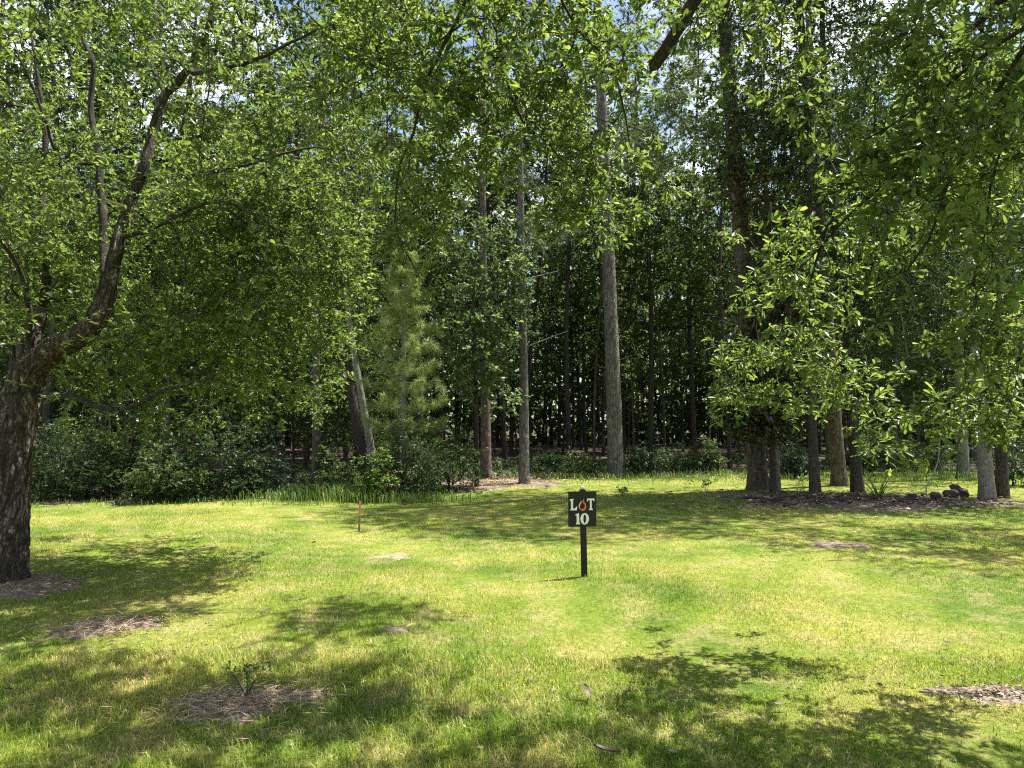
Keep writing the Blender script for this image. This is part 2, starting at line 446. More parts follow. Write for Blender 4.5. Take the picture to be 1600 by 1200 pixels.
class Skel:
    """a tree's woody skeleton; radii follow from what each branch carries"""
    def __init__(self):
        self.pos = np.zeros((60000, 3)); self.par = np.full(60000, -1); self.given = np.zeros(60000); self.dirs = np.zeros((60000, 3)); self.n = 0; self.tips = []; self.block = []
    def add(self, p, par, r=0.0):
        i = self.n
        self.pos[i] = p; self.par[i] = par; self.given[i] = r
        self.dirs[i] = norm(p - self.pos[par]) if par >= 0 else (0, 0, 1)
        self.n += 1
        return i
    def chain(self, pts, r0, r1, parent=-1, step=0.2, wob=0.0, tip=True):
        q = smooth_path(pts, step)
        if wob: q[1:-1] += rng.normal(0, wob, q[1:-1].shape)
        m = len(q)
        start = 0
        if parent >= 0: start = 1
        p = parent; ids = []
        for k in range(start, m):
            f = k / max(1, m - 1)
            p = self.add(q[k], p, r0 + (r1 - r0) * f); ids.append(p)
        if tip: self.tips.append(p)
        return ids
    def near(self, p, allow=None):
        d = np.linalg.norm(self.pos[:self.n] - p, axis=1)
        return int(np.argmin(d)) if allow is None else int(allow[np.argmin(d[allow])])
    def path(self, pts, r0, r1, step=0.15, wob=0.01, tip=True, allow=None, lift=0.0):
        """a hand-laid branch, joined to the nearest wood by a curve"""
        pts = [np.asarray(p, float) for p in pts]
        i = self.near(pts[0], allow)
        a = self.pos[i]; dist = np.linalg.norm(pts[0] - a)
        c = a + (pts[0] - a) * 0.5 + np.array([0, 0, lift * dist]) + (self.dirs[i] * 0.12 * dist if lift == 0 else 0)
        t = np.array([0, .33, .66])[:, None]
        join = (1 - t) ** 2 * a + 2 * t * (1 - t) * c + t ** 2 * pts[0]
        return self.chain(list(join) + pts, r0, r1, i, step, wob, tip)
    def attach(self, targets, step=0.3, wob=0.03, curve=0.4, sag=0.0, minz=None, grow=True):
        targets = np.asarray(targets)
        d0 = np.array([np.min(np.linalg.norm(self.pos[:self.n] - t, axis=1)) for t in targets])
        new = []
        for k in np.argsort(d0):
            t = targets[k]
            v = t - self.pos[:self.n]
            dist = np.linalg.norm(v, axis=1)
            cost = dist * (1.25 - 0.35 * np.einsum('ij,ij->i', v / np.maximum(dist, 1e-6)[:, None], self.dirs[:self.n]))
            if self.block: cost[self.block] += 100
            if minz is not None: cost = cost + np.where(self.pos[:self.n, 2] < minz, 100, 0)
            i = int(np.argmin(cost)); a = self.pos[i].copy(); D = dist[i]
            c = a + norm(self.dirs[i] * 0.7 + norm(t - a) * 0.6) * D * curve + np.array([0, 0, sag * D])
            m = max(2, int(D / step) + 1)
            tt = np.linspace(0, 1, m + 1)[1:, None]
            q = (1 - tt) ** 2 * a + 2 * tt * (1 - tt) * c + tt ** 2 * t
            q[:-1] += rng.normal(0, wob, q[:-1].shape)
            p = i
            for x in q: p = self.add(x, p)
            self.tips.append(p); new.append(p)
        return new
    def radii(self, tip=0.004, e=2.4, cap=None):
        n = self.n
        acc = np.zeros(n); r = np.zeros(n)
        for i in range(n - 1, -1, -1):
            r[i] = max(self.given[i], (acc[i] if acc[i] > 0 else tip ** e) ** (1 / e))
            if cap is not None and self.given[i] > 0: r[i] = min(r[i], self.given[i] * 1.0 + 0.0) if cap else r[i]
            p = self.par[i]
            if p >= 0: acc[p] += r[i] ** e if self.given[i] == 0 or not cap else min(r[i], self.given[i]) ** e
        self.r = r
        return r
    def chains(self):
        n = self.n
        best = np.full(n, -1)
        for i in range(n - 1, 0, -1):
            p = self.par[i]
            if p >= 0 and (best[p] < 0 or self.r[i] >= self.r[best[p]]): best[p] = i
        out = []
        for i in range(n):
            p = self.par[i]
            if p < 0 or best[p] != i:
                ids = [p, i] if p >= 0 else [i]
                rr = [self.r[i], self.r[i]] if p >= 0 else [self.r[i]]
                j = best[i]
                while j >= 0:
                    ids.append(j); rr.append(self.r[j]); j = best[j]
                if len(ids) >= 2: out.append((np.array(ids), np.array(rr)))
        return out
    def tip_dirs(self, ids):
        return self.dirs[ids]

def sides_for(r):
    return 14 if r > 0.15 else 9 if r > 0.06 else 6 if r > 0.02 else 4 if r > 0.008 else 3

def wood(sk, root, origin, trunk_mat, limb_mat, limb_r=None, flare=0.0, max_limbs=24, furrow=0.0, fstep=0.022, fsides=84):
    """trunk, separate limbs and the fine branchwork of one tree"""
    rest = Acc(); limbs = 0
    for k, (ids, rr) in enumerate(sk.chains()):
        p = sk.pos[ids] - origin
        if k == 0:
            rr = rr.copy()
            if flare:
                z = p[:, 2]
                rr = rr * (1 + flare * np.exp(-np.maximum(z, 0) / 0.22))
            if furrow:
                t0 = np.concatenate([[0], np.cumsum(np.linalg.norm(np.diff(p, axis=0), axis=1))])
                t1 = np.linspace(0, t0[-1], int(t0[-1] / fstep))
                p = np.stack([np.interp(t1, t0, p[:, k_]) for k_ in range(3)], 1); rr = np.interp(t1, t0, rr)
                sd = fsides
                V, T = tube(p, rr, sd)
                aa = np.tile(np.arange(sd) / sd * 2 * math.pi, len(p)); zz = np.repeat(t1, sd); r_ = np.repeat(rr, sd)
                f1 = np.abs(np.sin(7 * aa + 1.5 * np.sin(2.7 * zz + 1) + 0.9 * np.sin(6.1 * zz) + 0.5 * np.sin(3 * aa + 17 * zz)))
                f2 = np.abs(np.sin(8 * aa - 1.4 * np.sin(3.1 * zz) - 1.0 * np.sin(5.3 * zz + 2) + 0.6 * np.sin(2 * aa - 13 * zz)))
                f3 = np.abs(np.sin(21 * zz + 3 * np.sin(5 * aa) + 2 * np.sin(2 * aa + zz * 3)))
                hgt = np.minimum(np.minimum(f1, f2), 0.35 + 0.65 * f3) ** 0.6
                ctr = np.repeat(p, sd, 0)
                V[:-1] = ctr + (V[:-1] - ctr) * (1 + furrow * (hgt - 0.6))[:, None]
            else:
                V, T = tube(p, rr, 20 if rr[0] > 0.15 else 10)
            a = np.arctan2(V[:, 1], V[:, 0])
            if flare:
                f = np.exp(-np.maximum(V[:, 2], 0) / 0.3)
                V[:, :2] += (V[:, :2] - 0) * (0.10 * np.sin(a * 5 + 1.3) * f)[:, None]
            link("trunk", new_mesh("trunk", V, T, trunk_mat, True), root)
        elif limb_r and rr[0] > limb_r and limbs < max_limbs:
            V, T = tube(p, rr, sides_for(rr[0]))
            link("limb", new_mesh("limb", V, T, limb_mat, True), root); limbs += 1
        else:
            rest.add(*tube(p, rr, sides_for(rr[0])))
    return rest

def in_ellipsoids(n, blobs):
    """points spread through a set of (centre, radii, weight) lobes, denser towards the outside"""
    w = np.array([b[2] for b in blobs], float); w /= w.sum()
    out = []
    for b, m in zip(blobs, rng.multinomial(n, w)):
        d = norm(rng.normal(0, 1, (m, 3)))
        r = rng.uniform(0.12, 1, (m, 1)) ** 0.5
        out.append(np.asarray(b[0]) + d * r * np.asarray(b[1]))
    return np.concatenate(out)

# ================================================================== THE SETTING
def sheet(name, xs, ys, zf, mat):
    X, Y = np.meshgrid(xs, ys)
    V = np.stack([X.ravel(), Y.ravel(), zf(X, Y).ravel()], 1)
    nx, ny = len(xs), len(ys)
    i = (np.arange(ny - 1)[:, None] * nx + np.arange(nx - 1)[None, :]).ravel()
    T = np.concatenate([np.stack([i, i + 1, i + nx + 1], 1), np.stack([i, i + nx + 1, i + nx], 1)])
    o = link(name, new_mesh(name, V, T, mat, True))
    o['kind'] = 'structure'
    return o

g1 = np.sinh(np.linspace(-4.2, 4.2, 181)) * 20.0
sheet("lawn", g1, g1 + 8.0, gh, LAWN)

EX = [-80, -14, -8, -5.2, -3.6, -2.6, -1.6, 0, 3, 5.5, 8, 12, 80]
EY = [13.0, 13.6, 13.7, 14.2, 15.2, 15.8, 17.8, 19.4, 19.6, 20.2, 21.5, 22.5, 24]
def edge(x):
    return np.interp(x, EX, EY) + 0.25 * np.sin(2.1 * x) + 0.15 * np.sin(4.7 * x + 1)
xs = np.concatenate([np.linspace(-90, -22, 20), np.linspace(-20, 20, 220), np.linspace(22, 90, 20)])
tt = np.linspace(0, 1, 40) ** 2
X = np.repeat(xs[None, :], 40, 0)
Y = edge(X) + tt[:, None] * 260
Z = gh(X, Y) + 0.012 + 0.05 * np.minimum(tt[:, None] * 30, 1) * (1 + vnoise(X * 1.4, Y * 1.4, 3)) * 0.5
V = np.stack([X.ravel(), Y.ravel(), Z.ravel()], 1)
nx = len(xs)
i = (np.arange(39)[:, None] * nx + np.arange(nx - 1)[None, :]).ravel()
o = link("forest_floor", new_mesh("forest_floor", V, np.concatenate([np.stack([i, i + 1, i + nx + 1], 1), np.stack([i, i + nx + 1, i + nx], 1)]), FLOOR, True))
o['kind'] = 'structure'

# worn and bare places in the lawn: (pixel centre, half sizes in metres, height, material, name)
PATCH = []
def patch(name, px, py, rx, ry, h, mat, label, rot=0.0, seed=0):
    c = G(px, py)
    rings, seg = 9, 48
    a = np.linspace(0, 2 * math.pi, seg, endpoint=False)
    edge_r = 1 + 0.2 * np.sin(3 * a + seed) + 0.15 * np.sin(5 * a + 2.1 * seed) + 0.1 * np.sin(9 * a + seed * 3.3) + 0.08 * np.sin(17 * a + seed)
    V = [[0, 0, 0]]
    for k in range(1, rings + 1):
        f = k / rings
        for q in range(seg):
            x, y = rx * f * edge_r[q] * math.cos(a[q]), ry * f * edge_r[q] * math.sin(a[q])
            V.append([x * math.cos(rot) - y * math.sin(rot), x * math.sin(rot) + y * math.cos(rot), 0])
    V = np.array(V, float)
    f = np.concatenate([[0], np.repeat(np.arange(1, rings + 1) / rings, seg)])
    V[:, 2] = gh(V[:, 0] + c[0], V[:, 1] + c[1]) + 0.006 + h * (1 - f ** 2) * (0.75 + 0.35 * vnoise(V[:, 0] * 6, V[:, 1] * 6, seed + 5)) - np.where(f > 0.99, 0.012, 0) - c[2]
    T = [[0, 1 + q, 1 + (q + 1) % seg] for q in range(seg)]
    for k in range(rings - 1):
        b = 1 + k * seg
        for q in range(seg):
            q2 = (q + 1) % seg
            T += [[b + q, b + seg + q, b + seg + q2], [b + q, b + seg + q2, b + q2]]
    o = link(name, new_mesh(name, V, np.array(T), mat, True), None, tuple(c))
    tag(o, label, None, None, 'structure')
    PATCH.append((c, rx, ry, rot, seed))
    return c

def in_patch(x, y, grow=1.0, only=None):
    m = np.zeros(len(x))
    for k, (c, rx, ry, rot, s) in enumerate(PATCH):
        if only is not None and k not in only: continue
        dx, dy = x - c[0], y - c[1]
        u, v = dx * math.cos(rot) + dy * math.sin(rot), -dx * math.sin(rot) + dy * math.cos(rot)
        a = np.arctan2(v / ry, u / rx)
        e = 1 + 0.2 * np.sin(3 * a + s) + 0.15 * np.sin(5 * a + 2.1 * s) + 0.1 * np.sin(9 * a + s * 3.3) + 0.08 * np.sin(17 * a + s)
        m = np.maximum(m, 1.0 - np.hypot(u / rx, v / ry) / (e * grow))
    return m            # > 0 inside

patch("mulch_patch", 380, 1100, 0.40, 0.26, 0.024, SOIL, "bare ring of dry straw mulch round the small foreground sapling", 0.3, 1)
patch("mulch_patch", 165, 985, 0.36, 0.22, 0.022, SOIL, "dark bare mulch patch in the oak's shade near the left edge", 0.4, 2)
patch("soil_patch", 10, 915, 0.75, 0.55, 0.020, SOIL, "bare soil round the foot of the big left oak", 0.0, 3)
patch("soil_patch", 616, 868, 0.24, 0.20, 0.008, SAND, "small worn sandy spot in the lawn right of the oak shade", 0.0, 4)
patch("soil_patch", 618, 990, 0.10, 0.06, 0.008, SAND, "tiny pale sandy spot in the middle of the sunny lawn", 0.0, 5)
patch("litter_patch", 1565, 1082, 0.36, 0.16, 0.010, SOIL, "worn patch strewn with dead leaves at the right edge", -0.1, 6)
patch("litter_bed", 1345, 783, 2.75, 1.25, 0.05, SOIL, "raised bed of leaf litter under the right-hand trees", -0.12, 7)
patch("straw_bed", 765, 756, 1.6, 1.6, 0.02, SOIL, "pine straw bed round the two thin pine trunks", 0.1, 8)
patch("soil_patch", 1310, 856, 0.42, 0.25, 0.006, SOIL, "thin brown worn spot at the edge of the right-hand shade", 0.2, 9)

# ------------------------------------------------------------------ lawn grass
def grass_blades(n, d0, d1, h, w, segs, acc, keep_patch=0.07):
    y = np.sqrt(rng.uniform(d0 ** 2, d1 ** 2, n))
    x = rng.uniform(-1, 1, n) * (0.80 * y + 0.7)
    inside = in_patch(x, y, 1.0)
    dens = vnoise(x * 2.2, y * 2.2, 21) * 0.5 + vnoise(x * 7, y * 7, 22) * 0.4
    p_keep = np.clip(0.78 + 0.5 * dens, 0.25, 1)
    p_keep = np.where(inside > 0.0, np.clip(0.62 - inside * 1.9, keep_patch, 1), p_keep)
    p_keep = np.where(y > edge(x) - 0.05, 0.06, p_keep)
    k = rng.uniform(0, 1, n) < p_keep
    x, y, dens = x[k], y[k], dens[k]
    n = len(x)
    tall = 1 + 0.5 * np.clip(vnoise(x * 1.3, y * 1.3, 23), -0.6, 1) + np.where(rng.uniform(0, 1, n) < 0.05, 0.7, 0)
    H = h * rng.uniform(0.5, 1.15, n) * tall
    a = rng.uniform(0, 2 * math.pi, n)
    lean = rng.uniform(0.2, 1.1, n)
    ld = np.stack([np.cos(a), np.sin(a), np.zeros(n)], 1)
    sd = np.stack([-np.sin(a + rng.normal(0, .6, n)), np.cos(a), np.zeros(n)], 1)
    b = np.stack([x, y, gh(x, y) - 0.004], 1)
    W = (w * rng.uniform(0.6, 1.2, n))[:, None]
    up = np.array([0, 0, 1.0])
    if segs == 2:
        m = b + ld * (H * lean * 0.30)[:, None] + up * (H * 0.62)[:, None]
        t = b + ld * (H * lean * 0.95)[:, None] + up * (H * (1.02 - 0.28 * lean))[:, None]
        V = np.stack([b - sd * W * .5, b + sd * W * .5, m + sd * W * .42, m - sd * W * .42, t], 1)
        T0 = np.array([[0, 1, 2], [0, 2, 3], [3, 2, 4]])
    else:
        t = b + ld * (H * lean * 0.8)[:, None] + up * (H * (1.0 - 0.2 * lean))[:, None]
        V = np.stack([b - sd * W * .5, b + sd * W * .5, t], 1)
        T0 = np.array([[0, 1, 2]])
    T = (np.arange(n) * V.shape[1])[:, None, None] + T0
    acc.add(V.reshape(-1, 3), T.reshape(-1, 3))

ga = Acc()
grass_blades(190000, 2.6, 5.0, 0.041, 0.0042, 2, ga)
grass_blades(150000, 5.0, 8.0, 0.037, 0.0058, 1, ga)
grass_blades(170000, 8.0, 13.0, 0.034, 0.0085, 1, ga)
grass_blades(110000, 13.0, 21.0, 0.036, 0.014, 1, ga)
o = link("lawn_grass", new_mesh("lawn_grass", *ga.get(), GRASS))
tag(o, "short sunlit lawn grass with yellowing patches", "grass", None, "stuff")

# dry straw and dead leaves lying in the bare places
def flat_bits(n, cx, cy, rx, ry, lmin, lmax, wd, lift, acc, rot=0.0):
    r = np.abs(rng.normal(0, .55, n)); a = rng.uniform(0, 6.283, n)
    u, v = rx * r * np.cos(a), ry * r * np.sin(a)
    x, y = cx + u * math.cos(rot) - v * math.sin(rot), cy + u * math.sin(rot) + v * math.cos(rot)
    base = np.stack([x, y, gh(x, y) + rng.uniform(0.006, lift, n)], 1)
    b = rng.uniform(0, 6.283, n)
    d = norm(np.stack([np.cos(b), np.sin(b), rng.normal(0, .16, n)], 1))
    nn = norm(rng.normal(0, .35, (n, 3)) + np.array([0, 0, 1]))
    L = rng.uniform(lmin, lmax, n)
    acc.add(*leaf_mesh(base, d, nn, L, L * wd * rng.uniform(.7, 1.2, n), 'fold'))

sa = Acc()
for k, n, lift in ((0, 2800, .04), (1, 2200, .035), (2, 1600, .03), (3, 120, .012), (4, 50, .012)):
    c, rx, ry, rot, s = PATCH[k]
    flat_bits(n, c[0], c[1], rx * 1.3, ry * 1.3, 0.03, 0.12, 0.045, lift, sa, rot)
c, rx, ry, rot, s = PATCH[7]
flat_bits(6000, c[0], c[1], rx * 1.1, ry * 1.1, 0.06, 0.2, 0.06, .04, sa, rot)
o = link("dry_straw", new_mesh("dry_straw", *sa.get(), STRAW))
tag(o, "loose dry straw lying on the bare lawn patches", "straw", None, "stuff")
la = Acc()
c, rx, ry, rot, s = PATCH[6]
flat_bits(5200, c[0], c[1], rx * 1.12, ry * 1.15, 0.04, 0.13, 0.42, .075, la, rot)
c, rx, ry, rot, s = PATCH[5]
flat_bits(520, c[0], c[1], rx * 1.3, ry * 1.5, 0.015, 0.045, 0.45, .025, la, rot)
c, rx, ry, rot, s = PATCH[2]
flat_bits(420, c[0] + .2, c[1], rx * 1.5, ry * 1.4, 0.02, 0.06, 0.42, .03, la, rot)
flat_bits(260, -2.9, 5.6, 1.3, 1.6, 0.02, 0.06, 0.4, .05, la)
flat_bits(160, 1.0, 4.2, 3.0, 1.2, 0.015, 0.05, 0.4, .05, la)
flat_bits(900, 4.0, 13.0, 6.0, 3.5, 0.03, 0.09, 0.42, .05, la)
flat_bits(3500, 0, 20.5, 9.0, 2.2, 0.06, 0.14, 0.4, .06, la)
flat_bits(2500, -7, 16.0, 4.0, 1.6, 0.06, 0.14, 0.4, .08, la)
o = link("leaf_litter", new_mesh("leaf_litter", *la.get(), LITTER))
tag(o, "dead brown leaves scattered on the lawn and under the trees", "leaf litter", None, "stuff")

# ================================================================== THE BIG OAK AT THE LEFT
def big_left_oak():
    D = 7.3
    base = P(2, 655, D); base[2] = gh(base[0], base[1]) - 0.05
    root = thing("oak_tree", "big leaning oak with furrowed bark at the left edge of the lawn", "tree", base)
    sk = Skel()
    trunk = [base, P(3, 850, D), P(10, 760, D), P(22, 680, D), P(34, 620, D + .02), P(48, 575, D)]
    ids = sk.chain(trunk, 0.235, 0.165, -1, 0.06, tip=False)
    fork = ids[-1]
    low_ = sk.chain([sk.pos[fork], P(82, 548, D - .1), P(120, 527, D - .2), P(150, 500, D - .25), P(168, 455, D - .2)], 0.135, 0.085, fork, 0.1, 0.003, tip=False)
    main = sk.chain([sk.pos[low_[-1]], P(186, 375, D - .1), P(203, 319, D), P(225, 259, D), P(240, 202, D + .1), P(259, 146, D + .1), P(278, 128, D + .1), P(320, 60, D), P(350, -80, D - .2)], 0.072, 0.02, low_[-1], 0.1, 0.004)
    sk.chain([P(259, 146, D + .1), P(240, 110, D + .2), P(233, 80, D + .3), P(242, 40, D + .4), P(235, -60, D + .5)], 0.034, 0.012, sk.near(P(259, 146, D + .1)), 0.1, 0.004)
    sk.chain([sk.pos[low_[-2]], P(163, 400, D + .1), P(160, 330, D + .2), P(152, 230, D + .3), P(141, 165, D + .4), P(146, 101, D + .4), P(127, 49, D + .5), P(120, -80, D + .6)], 0.052, 0.015, low_[-2], 0.1, 0.004)
    sk.chain([sk.pos[fork], P(58, 520, D + .25), P(72, 450, D + .5), P(76, 380, D + .6), P(66, 300, D + .7), P(70, 200, D + .8), P(50, 60, D + .9)], 0.062, 0.015, fork, 0.1, 0.004)
    sk.chain([sk.pos[fork], P(44, 480, D - .2), P(34, 431, D - .3), P(15, 395, D - .5), P(-30, 330, D - .8)], 0.040, 0.012, fork, 0.1, 0.004)
    i_low = ids[-6]
    sk.chain([sk.pos[i_low], P(90, 618, D - .1), P(115, 620, D - .3), P(160, 638, D - .5), P(205, 636, D - .6), P(255, 612, D - .7), P(330, 590, D - .8)], 0.042, 0.01, i_low, 0.1, 0.004)
    for pts, r0 in (([P(220, 365, D - .2), P(262, 346, D - .5), P(310, 322, D - .7), P(360, 318, D - .9), P(420, 350, D - 1.0), P(470, 400, D - 1.0)], .026),
                    ([P(250, 285, D), P(330, 268, D), P(385, 259, D), P(440, 240, D), P(505, 230, D + .1), P(560, 250, D + .1)], .024),
                    ([P(300, 115, D - .2), P(380, 100, D - .6), P(470, 60, D - .9), P(560, 20, D - 1.0)], .026),
                    ([P(95, 260, D + .2), P(60, 160, D - .1), P(20, 60, D - .3)], .022),
                    ([P(215, 330, D + .5), P(270, 380, D + 1.0), P(330, 440, D + 1.4), P(420, 520, D + 1.6)], .024)):
        sk.path(pts, r0, 0.008, 0.1, 0.006)
    hand = sk.n
    blobs = [((-4.4, 7.6, 5.2), (3.6, 3.3, 3.9), 5), ((-2.9, 7.8, 3.2), (1.5, 1.1, 1.6), 0.9), ((-4.2, 7.6, 3.4), (2.2, 1.4, 1.6), 0.55), ((-3.6, 8.6, 2.4), (1.8, 1.2, .9), 0.8), ((-6.5, 6.6, 4.8), (2.6, 2.8, 3.0), 1.6), ((-2.6, 10.4, 6.2), (2.0, 1.5, 1.5), 0.7), ((-1.3, 6.5, 4.9), (1.1, 1.1, .8), 0.9)]
    tg = in_ellipsoids(4200, blobs)
    px, py, f = proj(tg)
    low = np.interp(px, [-600, 0, 90, 200, 330, 420, 500, 545, 575, 640], [540, 600, 655, 692, 705, 690, 655, 625, 490, 250])
    right = np.interp(py, [0, 150, 300, 400, 520, 640], [720, 690, 590, 552, 535, 530])
    ok = (tg[:, 1] > 4.2) & (py < low) & (px < right) & (tg[:, 2] > 1.4)
    clump = vnoise(tg[:, 0] * 1.7 + tg[:, 2], tg[:, 1] * 1.7 - tg[:, 2] * 1.2, 40)
    ok &= rng.uniform(0, 1, len(tg)) < np.clip(0.5 + 0.45 * clump, 0.05, 1)
    ok &= ~((tg[:, 2] > 4.3) & (tg[:, 0] > -4.0) & (tg[:, 1] > 6.9) & (rng.uniform(0, 1, len(tg)) < 0.8))
    # the main limb is seen bare: few leaves hang in front of it
    mp_ = np.array([(50, 600), (82, 548), (120, 527), (152, 498), (170, 452), (186, 375), (203, 319), (225, 259), (240, 202), (262, 146), (150, 180), (142, 120), (75, 430), (20, 640)])
    dmin = np.min(np.hypot(px[:, None] - mp_[:, 0], py[:, None] - mp_[:, 1]), 1)
    ok &= ~((dmin < 52) & (tg[:, 1] < D + .1) & (rng.uniform(0, 1, len(tg)) < 0.85))
    # under the big limb the trunk stands free
    ok &= ~((px < 85) & (py > 520) & (tg[:, 1] < 9))
    ok &= ~((tg[:, 2] > 6.2) & (rng.uniform(0, 1, len(tg)) < 0.9))
    tg = tg[ok][:960]
    ext = np.array([-0.25, 6.7, 6.15]) + norm(rng.normal(0, 1, (190, 3))) * rng.uniform(.2, 1, (190, 1)) ** .6 * np.array([2.0, 1.0, .45])
    ext = ext[vnoise(ext[:, 0] * 2.6, ext[:, 1] * 2.6, 44) > -.1]
    tg = np.concatenate([tg, ext])
    sk.attach(tg, 0.28, 0.022, 0.42, 0.03, minz=1.6)
    sk.radii(0.0035, 2.5, cap=True)
    rest = wood(sk, root, base, OAKBARK, OAKLIMB, 0.022, flare=0.35, furrow=0.16)
    tips = np.array(sk.tips)
    (A, B), L = twig_leaves(sk.pos[tips], sk.tip_dirs(tips), 8, 0.38, 13, 0.072, 0.029, 0.8, 0.10)
    rest.add(*prisms(A - base, B - base, 0.0032, 0.0014))
    tag(link("branchwork", new_mesh("branchwork", *rest.get(), OAKLIMB, True), root), kind="stuff")
    return root, base, L

oak_root, oak_base, oak_leaves = big_left_oak()

LEAF_PART = new_mesh("leaf", LEAF_T['near'][0], LEAF_T['near'][1], OAK)
def leaves_with_parts(root, base, L, kind, nparts=300):
    """the leaves that show largest are single parts, the rest one crown"""
    b, d, n, ln, w = L
    px, py, f = proj(b)
    vis = (px > 5) & (px < 1595) & (py > 5) & (py < 1195) & (f > 0.5)
    score = np.where(vis, ln / f, 0)
    idx = np.argsort(-score)[:nparts]
    s, nn = leaf_frames(b, d, n)
    for i in idx:
        o = link("leaf", LEAF_PART, root)
        M = Matrix.Identity(4)
        for r in range(3):
            M[r][0], M[r][1], M[r][2], M[r][3] = d[i][r] * ln[i], s[i][r] * w[i], nn[i][r] * w[i], b[i][r] - base[r]
        o.matrix_basis = M
    m = np.ones(len(b), bool); m[idx] = False
    tag(link("crown", new_mesh("crown", *leaf_mesh(b[m] - base, d[m], n[m], ln[m], w[m], kind), OAK), root), kind="stuff")

leaves_with_parts(oak_root, oak_base, oak_leaves, 'fold')

# ================================================================== THE OAK ABOVE THE CAMERA
def overhead_oak():
    base = np.array([3.0, -3.2, -0.05])
    root = thing("oak_tree", "oak whose leafy boughs hang into the top and right of the view", "tree", base)
    sk = Skel()
    t = sk.chain([base, (3.0, -3.1, 1.2), (2.9, -2.9, 2.6), (2.7, -2.6, 3.6)], 0.34, 0.24, -1, 0.15, tip=False)[-1]
    p = sk.pos[t].copy()
    A = sk.chain([p, (1.9, -1.2, 4.6), (1.0, 0.8, 5.3), (0.4, 2.6, 5.7), (-0.2, 4.2, 5.7)], 0.17, 0.05, t, 0.25, 0.01)
    B = sk.chain([p, (3.2, -1.0, 4.6), (3.6, 0.6, 5.2), (3.7, 2.0, 5.4), (3.4, 3.4, 5.4)], 0.16, 0.045, t, 0.25, 0.01)
    sk.chain([p, (0.9, -2.4, 5.0), (-1.0, -1.0, 5.8), (-2.2, 1.5, 6.3), (-2.4, 3.6, 6.4)], 0.14, 0.04, t, 0.25, 0.01)
    sk.chain([p, (4.6, -2.0, 4.8), (6.2, 0.0, 5.4), (6.6, 2.5, 5.4)], 0.13, 0.04, t, 0.25, 0.01)
    sk.chain([p, (2.8, -4.4, 5.0), (2.0, -6.0, 6.0)], 0.13, 0.04, t, 0.25, 0.01)
    # the sawn-off limb
    stub = sk.path([P(1130, -110, 3.6), P(1085, 0, 3.85), P(1062, 38, 3.95), P(1040, 76, 4.02), P(1021, 104, 4.06)], 0.058, 0.036, 0.08, 0.003, tip=False, lift=0.25)
    sk.block = stub[len(stub) // 3:]
    H = [  # hanging boughs
        ([(770, -160, 4.2), (725, 0, 4.6), (710, 38, 4.65), (680, 94, 4.7), (661, 142, 4.75), (646, 210, 4.8), (627, 255, 4.85), (616, 319, 4.9), (624, 372, 4.9), (665, 446, 4.9)], .022, .004),
        ([(720, -120, 4.2), (740, 37, 4.7), (762, 71, 4.75), (789, 109, 4.8), (800, 150, 4.85), (819, 187, 4.9), (856, 225, 4.95), (890, 262, 5.0), (912, 300, 5.0), (950, 360, 5.0)], .018, .003),
        ([(800, -120, 4.4), (815, 0, 4.8), (819, 75, 4.9), (826, 142, 5.0), (845, 187, 5.05), (871, 243, 5.1)], .014, .003),
        ([(850, -110, 4.1), (879, 0, 4.4), (905, 45, 4.45), (950, 90, 4.5), (969, 142, 4.55), (984, 225, 4.6), (1010, 319, 4.6)], .014, .003),
        ([(720, 40, 4.7), (660, 80, 4.9), (594, 109, 5.0), (519, 146, 5.2)], .010, .003),
        ([(600, -120, 4.8), (590, 0, 5.1), (560, 90, 5.3), (545, 180, 5.5)], .014, .003),
        ([(1180, -130, 3.9), (1135, 20, 4.3), (1125, 80, 4.4), (1140, 120, 4.4)], .010, .003),
        ([(1260, -130, 3.9), (1225, 30, 4.3), (1218, 90, 4.4), (1222, 150, 4.4)], .010, .003),
        ([(1620, -60, 2.9), (1544, 19, 3.3), (1499, 67, 3.5), (1472, 105, 3.6), (1442, 195, 3.8), (1412, 255, 3.95), (1367, 300, 4.1), (1330, 330, 4.25), (1292, 375, 4.4), (1250, 420, 4.5), (1170, 440, 4.6)], .026, .004),
        ([(1660, 20, 2.8), (1600, 49, 3.0), (1544, 82, 3.2), (1469, 142, 3.5), (1400, 190, 3.7), (1330, 230, 3.9)], .016, .004),
        ([(1640, 20, 2.9), (1577, 112, 3.2), (1540, 180, 3.4), (1521, 217, 3.5), (1487, 262, 3.6), (1472, 311, 3.7), (1450, 375, 3.8), (1400, 450, 3.9), (1370, 500, 3.9)], .018, .004),
        ([(1680, 60, 3.0), (1600, 161, 3.3), (1570, 210, 3.5), (1547, 292, 3.6), (1540, 360, 3.7), (1520, 440, 3.8)], .016, .004),
        ([(1300, 340, 4.4), (1272, 422, 4.8), (1259, 494, 5.0), (1251, 550, 5.1), (1262, 572, 5.15), (1300, 605, 5.2), (1345, 660, 5.2)], .012, .003),
        ([(1262, 540, 5.1), (1215, 570, 5.15), (1165, 582, 5.2), (1142, 600, 5.2)], .007, .002),
        ([(1740, 260, 3.4), (1640, 380, 3.8), (1600, 501, 4.0), (1592, 569, 4.05), (1579, 640, 4.1)], .014, .004),
        ([(1592, 560, 4.05), (1530, 620, 4.2), (1470, 650, 4.3)], .007, .002),
        ([(1600, 470, 4.0), (1540, 500, 4.1), (1490, 530, 4.2)], .007, .002),
    ]
    pts_side = []
